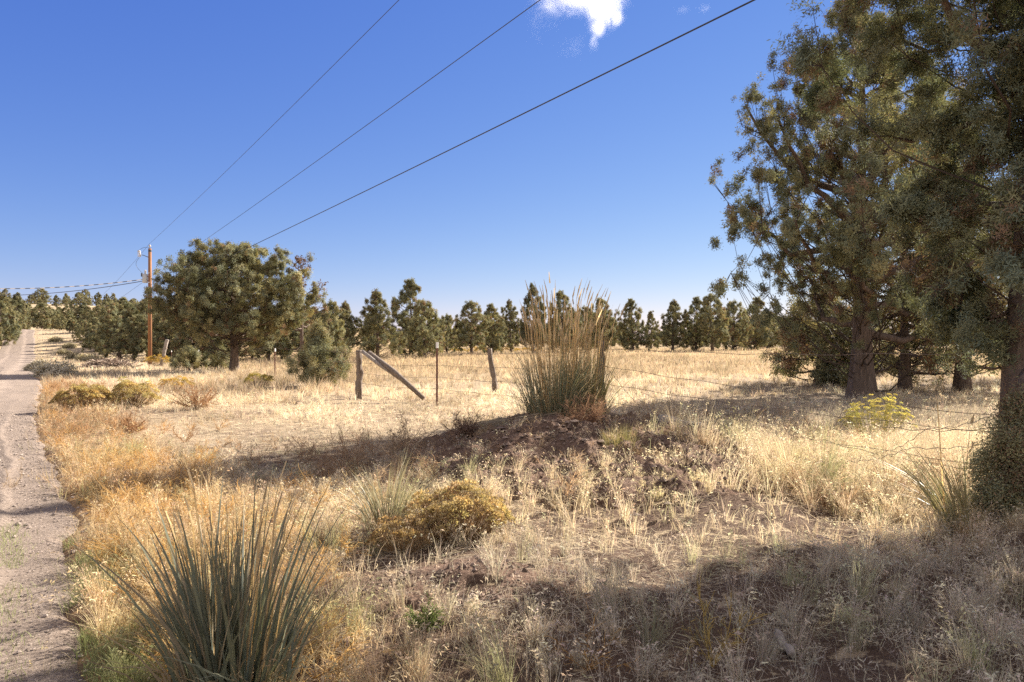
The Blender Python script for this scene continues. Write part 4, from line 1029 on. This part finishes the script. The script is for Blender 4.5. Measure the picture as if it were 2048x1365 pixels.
# brush pile, log, sticks
def brush(px, d, rx, ry, hh_, label):
    x, y = at(px, d); z = float(H(x, y)); r = np.random.default_rng(401); n = 900
    a = r.uniform(0, 6.28, n); u = np.sqrt(r.random(n)); C0 = np.stack([rx * u * np.cos(a), ry * u * np.sin(a), hh_ * (1 - u ** 1.5) * r.random(n) ** .4], 1)
    dv = r.normal(size=(n, 3)) * np.array([1, 1, .28]); dv /= np.linalg.norm(dv, axis=1, keepdims=True); L_ = r.uniform(.3, 1.4, (n, 1)) * .5
    V, f = sticks(C0 - dv * L_, C0 + dv * L_, r.uniform(.012, .04, n), .01); V[:, 2] = np.maximum(V[:, 2], -.05)
    b = MB(); b.add(V, f, np.repeat(np.array([.34, .26, .20]) * r.uniform(.4, 1.35, (n, 1)), 6, 0))
    o = b.build('brush_pile', M_TWIG, None, False, (x, y, z)); tag(o, label, 'brush pile')
brush(216, 46, 1.7, 1.2, .62, 'low heap of dead brown branches between road and utility pole')
def log_(p0, p1, r0, r1, label, mat=M_GREYW, name='fallen_log', seed=4, cat='log'):
    p0 = np.array(p0); p1 = np.array(p1); t = np.linspace(0, 1, 9)[:, None]; P = (p1 - p0) * t; P[:, 2] += .012 * np.sin(t[:, 0] * 9)
    V, f = tube(P, np.linspace(r0, r1, 9), 14, .35, seed); o = MB().add(V, f).build(name, mat, None, True, tuple(p0)); tag(o, label, cat)
x0, y0 = gp(1318, 890, .1); x1, y1 = gp(1408, 900, .1); log_((x0, y0, float(H(x0, y0)) + .10), (x1, y1, float(H(x1, y1)) + .13), .070, .052, 'short grey broken log on the right slope of the mound')
x0, y0 = gp(1660, 1290); x1, y1 = gp(1582, 1318); x2, y2 = gp(1590, 1310)
x0, y0 = gp(1555, 1268); x1, y1 = gp(1585, 1312); log_((x0, y0, float(H(x0, y0)) + .03), (x1, y1, float(H(x1, y1)) + .02), .022, .02, 'small grey stick lying in the shaded bottom grass', seed=9, name='stick', cat='stick')
x0, y0 = gp(985, 833, .3); x1, y1 = gp(1072, 862, .3); log_((x0, y0, float(H(x0, y0)) + .12), (x1, y1, float(H(x1, y1)) + .06), .012, .009, 'thin pale stick lying across the fallen straw left of the wild rye', seed=12, name='stick', cat='stick')

# ------------------------------------------------------------------ ground cover
STRAW = np.array([.66, .545, .39]); GOLDG = np.array([.45, .36, .245]); GREY = np.array([.54, .47, .37]); ORG = np.array([.54, .39, .22]); GRN = np.array([.25, .28, .12]); TANB = np.array([.40, .29, .18])
FW = lambda x, y: x - (8.1 - .63 * y)           # > 0 beyond the fence
def zones(x, y):
    """density, height, colour of the grass at x, y"""
    n = len(x); de = (x - xr(y)) / 1.22
    n1 = fbm(x * .9, y * .9, 501); n2 = fbm(x * 2.3, y * 2.3, 502); n3 = fbm(x * .22, y * .22, 503)
    dens = np.full(n, .75); ht = np.full(n, .16); col = np.tile(STRAW, (n, 1))
    def blend(w, d, h, c):
        nonlocal dens, ht, col
        w = np.clip(w, 0, 1); dens = dens * (1 - w) + d * w; ht = ht * (1 - w) + h * w; col = col * (1 - w[:, None]) + np.asarray(c) * w[:, None]
    blend(sstep(14, 18, y), .85, .20, STRAW * .97)
    blend(sstep(22, 34, y) * sstep(-3, 2, FW(x, y)), 1.0, .30, GOLDG)
    blend(sstep(15, 21, y) * sstep(34, 26, y) * sstep(-12.5, -9.5, x) * sstep(-3, -7, x), 1.0, .32, GOLDG * 1.0)
    blend(gauss(x, y, -3.0, 10.2, 2.6, 3.2) * 1.2, .42, .09, GREY * 1.02)                # short cropped sward
    blend(gauss(x, y, -1.0, 14.5, 4, 2.6), .8, .10, GREY * .5 + STRAW * .5)
    blend(sstep(1.4, 2.2, x) * sstep(5.6, 6.4, y) * sstep(11, 9, y) * sstep(8, 6, x), 1.25, .33, STRAW * 1.04)
    blend(gauss(x, y, .2, 6.0, 1.0, .7), 1.1, .24, STRAW)
    blend(sstep(9.5, 11.5, y) * sstep(15, 13, y) * sstep(1.6, 2.6, x), 1.0, .26, GREY * .9)
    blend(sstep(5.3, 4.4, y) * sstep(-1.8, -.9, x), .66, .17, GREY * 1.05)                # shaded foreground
    blend(sstep(1.9, .7, de) * sstep(24, 14, y), .8, .22, ORG * .6 + STRAW * .4)
    blend(.55 * sstep(.42, .15, de) * sstep(5.6, 4.2, y) * sstep(.35, .6, n2), 1.1, .10, GRN)
    # patches of green and of bare ground
    g = sstep(.62, .74, n2) * sstep(13, 8, y) * .6; col = col * (1 - g[:, None]) + GRN * 1.15 * g[:, None]
    g2 = (gauss(x, y, 1.25, 6.1, 1.1, .5) + gauss(x, y, .55, 5.2, .5, .3) * .6 + gauss(x, y, 2.2, 6.6, .5, .4) * .6) * .55 * sstep(.4, .6, n1); col = col * (1 - g2[:, None]) + np.array([.27, .28, .10]) * g2[:, None]
    dens = dens * (.25 + 1.5 * sstep(.33, .66, n1)); ht = ht * (.6 + .8 * n2) * (.75 + .5 * n3)
    bump = h_bump(x, y); dens = dens * (1 - .72 * sstep(.10, .28, bump) * sstep(.30, .5, n2 * .6 + .4 * sstep(11.5, 8, y)))
    for (cx, cy_, a, b_) in ((-.2, 4.0, .42, .3), (.9, 3.2, .4, .25), (1.9, 5.8, .4, .28), (-1.1, 4.3, .5, .2), (3.9, 4.7, .55, .3), (-2.6, 8.3, .6, .3)):
        dens = dens * (1 - .72 * gauss(x, y, cx, cy_, a, b_))
    dens = dens * np.where(de < .05, np.where(de > -.25, .22 * sstep(.45, .65, n2), 0), 1)
    return dens, ht, col, de

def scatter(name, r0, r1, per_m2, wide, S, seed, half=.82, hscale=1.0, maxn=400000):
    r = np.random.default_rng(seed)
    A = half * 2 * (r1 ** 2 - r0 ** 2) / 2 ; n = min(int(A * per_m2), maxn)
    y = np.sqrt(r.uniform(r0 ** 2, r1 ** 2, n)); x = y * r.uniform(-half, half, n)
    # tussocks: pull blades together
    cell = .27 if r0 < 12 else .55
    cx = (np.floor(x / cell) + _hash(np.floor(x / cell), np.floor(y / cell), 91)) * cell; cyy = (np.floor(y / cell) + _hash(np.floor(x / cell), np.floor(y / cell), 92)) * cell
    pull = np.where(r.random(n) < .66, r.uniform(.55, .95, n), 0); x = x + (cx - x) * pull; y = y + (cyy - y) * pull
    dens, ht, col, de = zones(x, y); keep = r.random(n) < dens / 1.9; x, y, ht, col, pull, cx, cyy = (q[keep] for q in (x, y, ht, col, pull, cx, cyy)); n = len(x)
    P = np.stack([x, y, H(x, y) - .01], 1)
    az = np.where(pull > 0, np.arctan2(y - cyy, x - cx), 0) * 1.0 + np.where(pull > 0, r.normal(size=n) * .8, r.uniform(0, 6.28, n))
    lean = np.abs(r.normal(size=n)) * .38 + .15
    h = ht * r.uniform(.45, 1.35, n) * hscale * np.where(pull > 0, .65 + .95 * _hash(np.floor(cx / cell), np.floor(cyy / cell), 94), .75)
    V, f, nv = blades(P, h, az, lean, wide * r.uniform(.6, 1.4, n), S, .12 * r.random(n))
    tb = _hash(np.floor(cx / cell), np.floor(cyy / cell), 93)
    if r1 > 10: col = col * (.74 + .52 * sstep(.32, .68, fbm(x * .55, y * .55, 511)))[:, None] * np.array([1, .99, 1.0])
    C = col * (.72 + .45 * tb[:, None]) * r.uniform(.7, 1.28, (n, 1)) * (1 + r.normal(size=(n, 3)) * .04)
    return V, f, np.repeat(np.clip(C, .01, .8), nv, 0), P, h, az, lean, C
def grass_obj(name, parts):
    b = MB()
    for (V, f, C) in parts: b.add(V, f, C)
    o = b.build(name, M_GRASS); tag(o, kind='stuff'); return o
parts = []
for (r0, r1, dpm, w, S, sd_, hf) in ((1.9, 5.2, 5600, .0030, 3, 601, .95), (5.2, 9.5, 3600, .0040, 3, 602, .9), (9.5, 17, 1250, .0062, 2, 603, .86), (17, 34, 260, .013, 2, 604, .84), (34, 75, 50, .03, 2, 605, .84), (75, 140, 9, .07, 2, 606, .84)):
    V, f, C, P, h, az, lean, C0 = scatter('grass', r0, r1, dpm, w, S, sd_, hf)
    parts.append((V, f, C))
    if r1 <= 17:                                  # nodding seed heads on part of the stems
        r = np.random.default_rng(sd_ + 50); m = len(P); sel = np.where((r.random(m) < (.16 if r1 < 10 else .10)) & (h > .09))[0]
        tip = V.reshape(m, -1, 3)[sel, -1]; k = 5; w2 = w * 1.25
        for j in range(k):
            d = np.stack([np.cos(az[sel]) * .7, np.sin(az[sel]) * .7, np.full(len(sel), -.25)], 1) + r.normal(size=(len(sel), 3)) * .55; d /= np.linalg.norm(d, axis=1, keepdims=True)
            o = tip - np.stack([np.cos(az[sel]), np.sin(az[sel]), .7 + 0 * sel], 1) * (.010 * j) + r.normal(size=(len(sel), 3)) * .006; l = r.uniform(.014, .034, (len(sel), 1)) * (1 if r1 < 10 else 1.6)
            s = np.cross(d, r.normal(size=(len(sel), 3))); s /= np.linalg.norm(s, axis=1, keepdims=True)
            W = np.stack([o, o + d * l * .4 - s * w2, o + d * l, o + d * l * .5 + s * w2], 1).reshape(-1, 3)
            parts.append((W, np.arange(len(W)).reshape(-1, 4), np.repeat(np.clip(C0[sel] * 1.05, .01, .8), 4, 0)))
grass_obj('dry_grass', parts)

# lying straw
r = np.random.default_rng(701); parts = []
for (r0, r1, n, L_, w) in ((1.9, 5.5, 42000, .11, .0016), (5.5, 11, 42000, .14, .0024), (11, 20, 26000, .2, .004)):
    y = np.sqrt(r.uniform(r0 ** 2, r1 ** 2, n)); x = y * r.uniform(-.92, .92, n); dens, ht, col, de = zones(x, y)
    lp = sstep(.40, .58, fbm(x * 1.9, y * 1.9, 733)); k = (de > .05) & (r.random(n) < (.35 + .5 * dens) * np.where(y < 7, .12 + .88 * lp, 1)) & ~(gauss(x, y, -.17, 3.95, .2, .17) > .5); x, y, col = x[k], y[k], col[k]; n = len(x)
    a = r.uniform(0, 6.28, n); l = L_ * r.uniform(.3, 1.2, n); dx = np.cos(a) * l / 2; dy = np.sin(a) * l / 2
    P0 = np.stack([x - dx, y - dy, H(x - dx, y - dy) + r.uniform(.002, .03, n)], 1); P1 = np.stack([x + dx, y + dy, H(x + dx, y + dy) + r.uniform(.002, .045, n)], 1)
    V, f = ribbons(P0, P1, w * .75, w * .5); parts.append((V, f, np.repeat(np.clip((col * .5 + GREY * .6) * r.uniform(.55, 1.25, (n, 1)), .01, .8), 4, 0)))
grass_obj('straw_litter', parts)

# fresh green grass by the road edge and sprigs on the road
r = np.random.default_rng(711); n = 8000
y = r.uniform(2.4, 5.4, n); x = xr(y) + np.abs(r.normal(size=n)) * .30 - .03
x2 = xr(y) - .45 + r.normal(size=n) * .10; sw = r.random(n) < .22; x = np.where(sw, x2, x)
k = fbm(x * 3, y * 3, 713) > np.where(sw, .56, .50); x, y, sw = x[k], y[k], sw[k]; n = len(x)
zz = np.where(sw, h_road(x, y), H(x, y))
V, f, nv = blades(np.stack([x, y, zz - .01], 1), r.uniform(.05, .15, n) * np.where(sw, .5, 1), r.uniform(0, 6.28, n), r.uniform(.1, .8, n), .0035, 3, .1)
grass_obj('green_grass', [(V, f, np.repeat(GRN * r.uniform(.7, 1.5, (n, 1)), nv, 0))])

# loose stones on the road
r = np.random.default_rng(721); n = 11000
y = np.sqrt(r.uniform(2.0 ** 2, 14 ** 2, n)); t = r.uniform(.35, 1.04, n); x = xr(y) - ROAD_W + t * ROAD_W
ic = np.array([[0, 0, 1], [.9, 0, .3], [.2, .85, .25], [-.8, .4, .3], [-.6, -.7, .25], [.4, -.8, .3], [0, 0, -.5]])
fi = np.array([[0, 1, 2], [0, 2, 3], [0, 3, 4], [0, 4, 5], [0, 5, 1], [6, 2, 1], [6, 3, 2], [6, 4, 3], [6, 5, 4], [6, 1, 5]])
s = r.gamma(1.4, .0036, n) + .0025; a = r.uniform(0, 6.28, n); ca, sa = np.cos(a), np.sin(a)
T = ic[None] * (1 + r.normal(size=(n, 7, 1)) * .18) * s[:, None, None] * np.array([1, 1, .65]); W = np.stack([T[..., 0] * ca[:, None] - T[..., 1] * sa[:, None], T[..., 0] * sa[:, None] + T[..., 1] * ca[:, None], T[..., 2]], -1)
W = W + np.stack([x, y, np.where(t < .985, h_road(x, y), H(x, y)) + .004], 1)[:, None]
o = build('gravel', W.reshape(-1, 3), [(np.arange(n)[:, None, None] * 7 + fi[None]).reshape(-1, 3)], M_LEAFSOLID, col=np.repeat(np.array([.31, .25, .21]) * r.uniform(.5, 1.35, (n, 1)), 7, 0)); tag(o, kind='stuff')

# clods of earth on the mound and by the burrow
r = np.random.default_rng(731); parts = []
n1_, n2_ = 3200, 800
x = np.concatenate([1.1 + r.normal(size=n1_) * 1.15, -.2 + r.normal(size=n2_) * .35]); y = np.concatenate([8.3 + r.normal(size=n1_) * 1.0, 4.0 + r.normal(size=n2_) * .22])
k = ~((np.abs(x + .17) < .12) & (np.abs(y - 3.93) < .09)); x, y = x[k], y[k]; n = len(x)
s = r.gamma(1.6, .0075, n) + .004; s = np.where(y < 5.5, s * .6, s)
T = ic[None] * (1 + r.normal(size=(n, 7, 1)) * .25) * s[:, None, None] * np.array([1, 1, .8])
zz = H(x, y) + np.where(y > 5.5, .015 + .26 * (fbm(x * 4, y * 4, 21, 6) - .35) + .15 * np.abs(fbm(x * 11, y * 11, 23, 4) - .5), .012 + .05 * (fbm(x * 4, y * 4, 21, 6) - .35))
W = T + np.stack([x, y, zz], 1)[:, None]
o = build('soil_clods', W.reshape(-1, 3), [(np.arange(n)[:, None, None] * 7 + fi[None]).reshape(-1, 3)], M_LEAFSOLID, col=np.repeat(np.array([.175, .125, .095]) * r.uniform(.5, 1.5, (n, 1)), 7, 0)); tag(o, kind='stuff')

# ------------------------------------------------------------------ clouds
def cloud(name, label, blobs, Y=420.0, dens=.060, nscale=.075, thr=.62):
    k = Y / F; cx = np.mean([b[0] for b in blobs]); cy_ = np.mean([b[1] for b in blobs])
    C0 = np.array([(cx - 1024) * k, Y, CAM_Z + (682 - cy_) * k]); mb = MB()
    m, n, out = mat_new(name + '_vapour'); tc = n.nodes.new('ShaderNodeTexCoord'); acc = None
    for (px, py, rx, ry, dd) in blobs:
        c = np.array([(px - 1024) * k, Y, CAM_Z + (682 - py) * k]) - C0; R = np.array([rx * k, max(rx, ry) * .8 * k, ry * k])
        u = np.linspace(0, np.pi, 13); v = np.arange(20) * 2 * np.pi / 20; U, Vv = np.meshgrid(u, v, indexing='ij')
        S_ = np.stack([np.sin(U) * np.cos(Vv), np.sin(U) * np.sin(Vv), np.cos(U)], -1).reshape(-1, 3) * R * 1.02 + c
        i, j = np.meshgrid(np.arange(12), np.arange(20), indexing='ij'); q = np.stack([i * 20 + j, (i + 1) * 20 + j, (i + 1) * 20 + (j + 1) % 20, i * 20 + (j + 1) % 20], -1).reshape(-1, 4)
        mb.add(S_, q)
        vm = n.nodes.new('ShaderNodeVectorMath'); vm.operation = 'SUBTRACT'; n.links.new(tc.outputs['Object'], vm.inputs[0]); vm.inputs[1].default_value = tuple(c)
        dv = n.nodes.new('ShaderNodeVectorMath'); dv.operation = 'DIVIDE'; n.links.new(vm.outputs[0], dv.inputs[0]); dv.inputs[1].default_value = tuple(R)
        le = n.nodes.new('ShaderNodeVectorMath'); le.operation = 'LENGTH'; n.links.new(dv.outputs[0], le.inputs[0])
        mr = n.nodes.new('ShaderNodeMapRange'); mr.interpolation_type = 'SMOOTHSTEP'; mr.inputs['From Min'].default_value = 1.0; mr.inputs['From Max'].default_value = .15; mr.inputs['To Max'].default_value = dd
        n.links.new(le.outputs['Value'], mr.inputs['Value'])
        if acc is None: acc = mr.outputs[0]
        else:
            mm = n.nodes.new('ShaderNodeMath'); mm.operation = 'MAXIMUM'; n.links.new(acc, mm.inputs[0]); n.links.new(mr.outputs[0], mm.inputs[1]); acc = mm.outputs[0]
    t = noise(n, tc.outputs['Object'], nscale, 9, .62); t.inputs['Distortion'].default_value = 1.0
    # acc + noise over a threshold: solid cores, ragged and wispy edges
    tn = n.nodes.new('ShaderNodeMath'); tn.operation = 'MULTIPLY_ADD'; n.links.new(t.outputs['Fac'], tn.inputs[0]); tn.inputs[1].default_value = 2.0; tn.inputs[2].default_value = -.50
    ad = n.nodes.new('ShaderNodeMath'); ad.operation = 'MULTIPLY_ADD'; n.links.new(acc, ad.inputs[0]); ad.inputs[1].default_value = .75; n.links.new(tn.outputs[0], ad.inputs[2])
    nm = n.nodes.new('ShaderNodeMapRange'); nm.inputs['From Min'].default_value = thr; nm.inputs['From Max'].default_value = thr + .55; n.links.new(ad.outputs[0], nm.inputs['Value'])
    ml = n.nodes.new('ShaderNodeMath'); ml.operation = 'MULTIPLY'; n.links.new(acc, ml.inputs[0]); n.links.new(nm.outputs[0], ml.inputs[1])
    m2 = n.nodes.new('ShaderNodeMath'); m2.operation = 'MULTIPLY'; n.links.new(ml.outputs[0], m2.inputs[0]); m2.inputs[1].default_value = dens
    pv = n.nodes.new('ShaderNodeVolumePrincipled'); pv.inputs['Color'].default_value = (.99, .99, .99, 1); pv.inputs['Anisotropy'].default_value = .35
    n.links.new(m2.outputs[0], pv.inputs['Density']); n.links.new(pv.outputs[0], out.inputs['Volume'])
    o = mb.build(name, m, None, True, tuple(C0)); rm = o.modifiers.new('remesh', 'REMESH'); rm.mode = 'VOXEL'; rm.voxel_size = 1.2
    tag(o, label, 'cloud', 'clouds'); return o
cloud('cloud', 'bright white ragged cloud with a trailing wisp at the top edge',
      [(1180, -30, 120, 66, 1.0), (1205, 20, 52, 52, 1.0), (1197, 52, 30, 40, .9), (1188, 84, 18, 34, .55), (1232, 36, 24, 28, .9), (1085, 38, 46, 66, .16), (1130, -4, 90, 40, .7), (1145, 92, 50, 32, .12)])
cloud('cloud', 'tiny faint cloud wisp right of the bright cloud', [(1365, 18, 26, 12, .25), (1404, 17, 22, 12, .4)], nscale=.16)
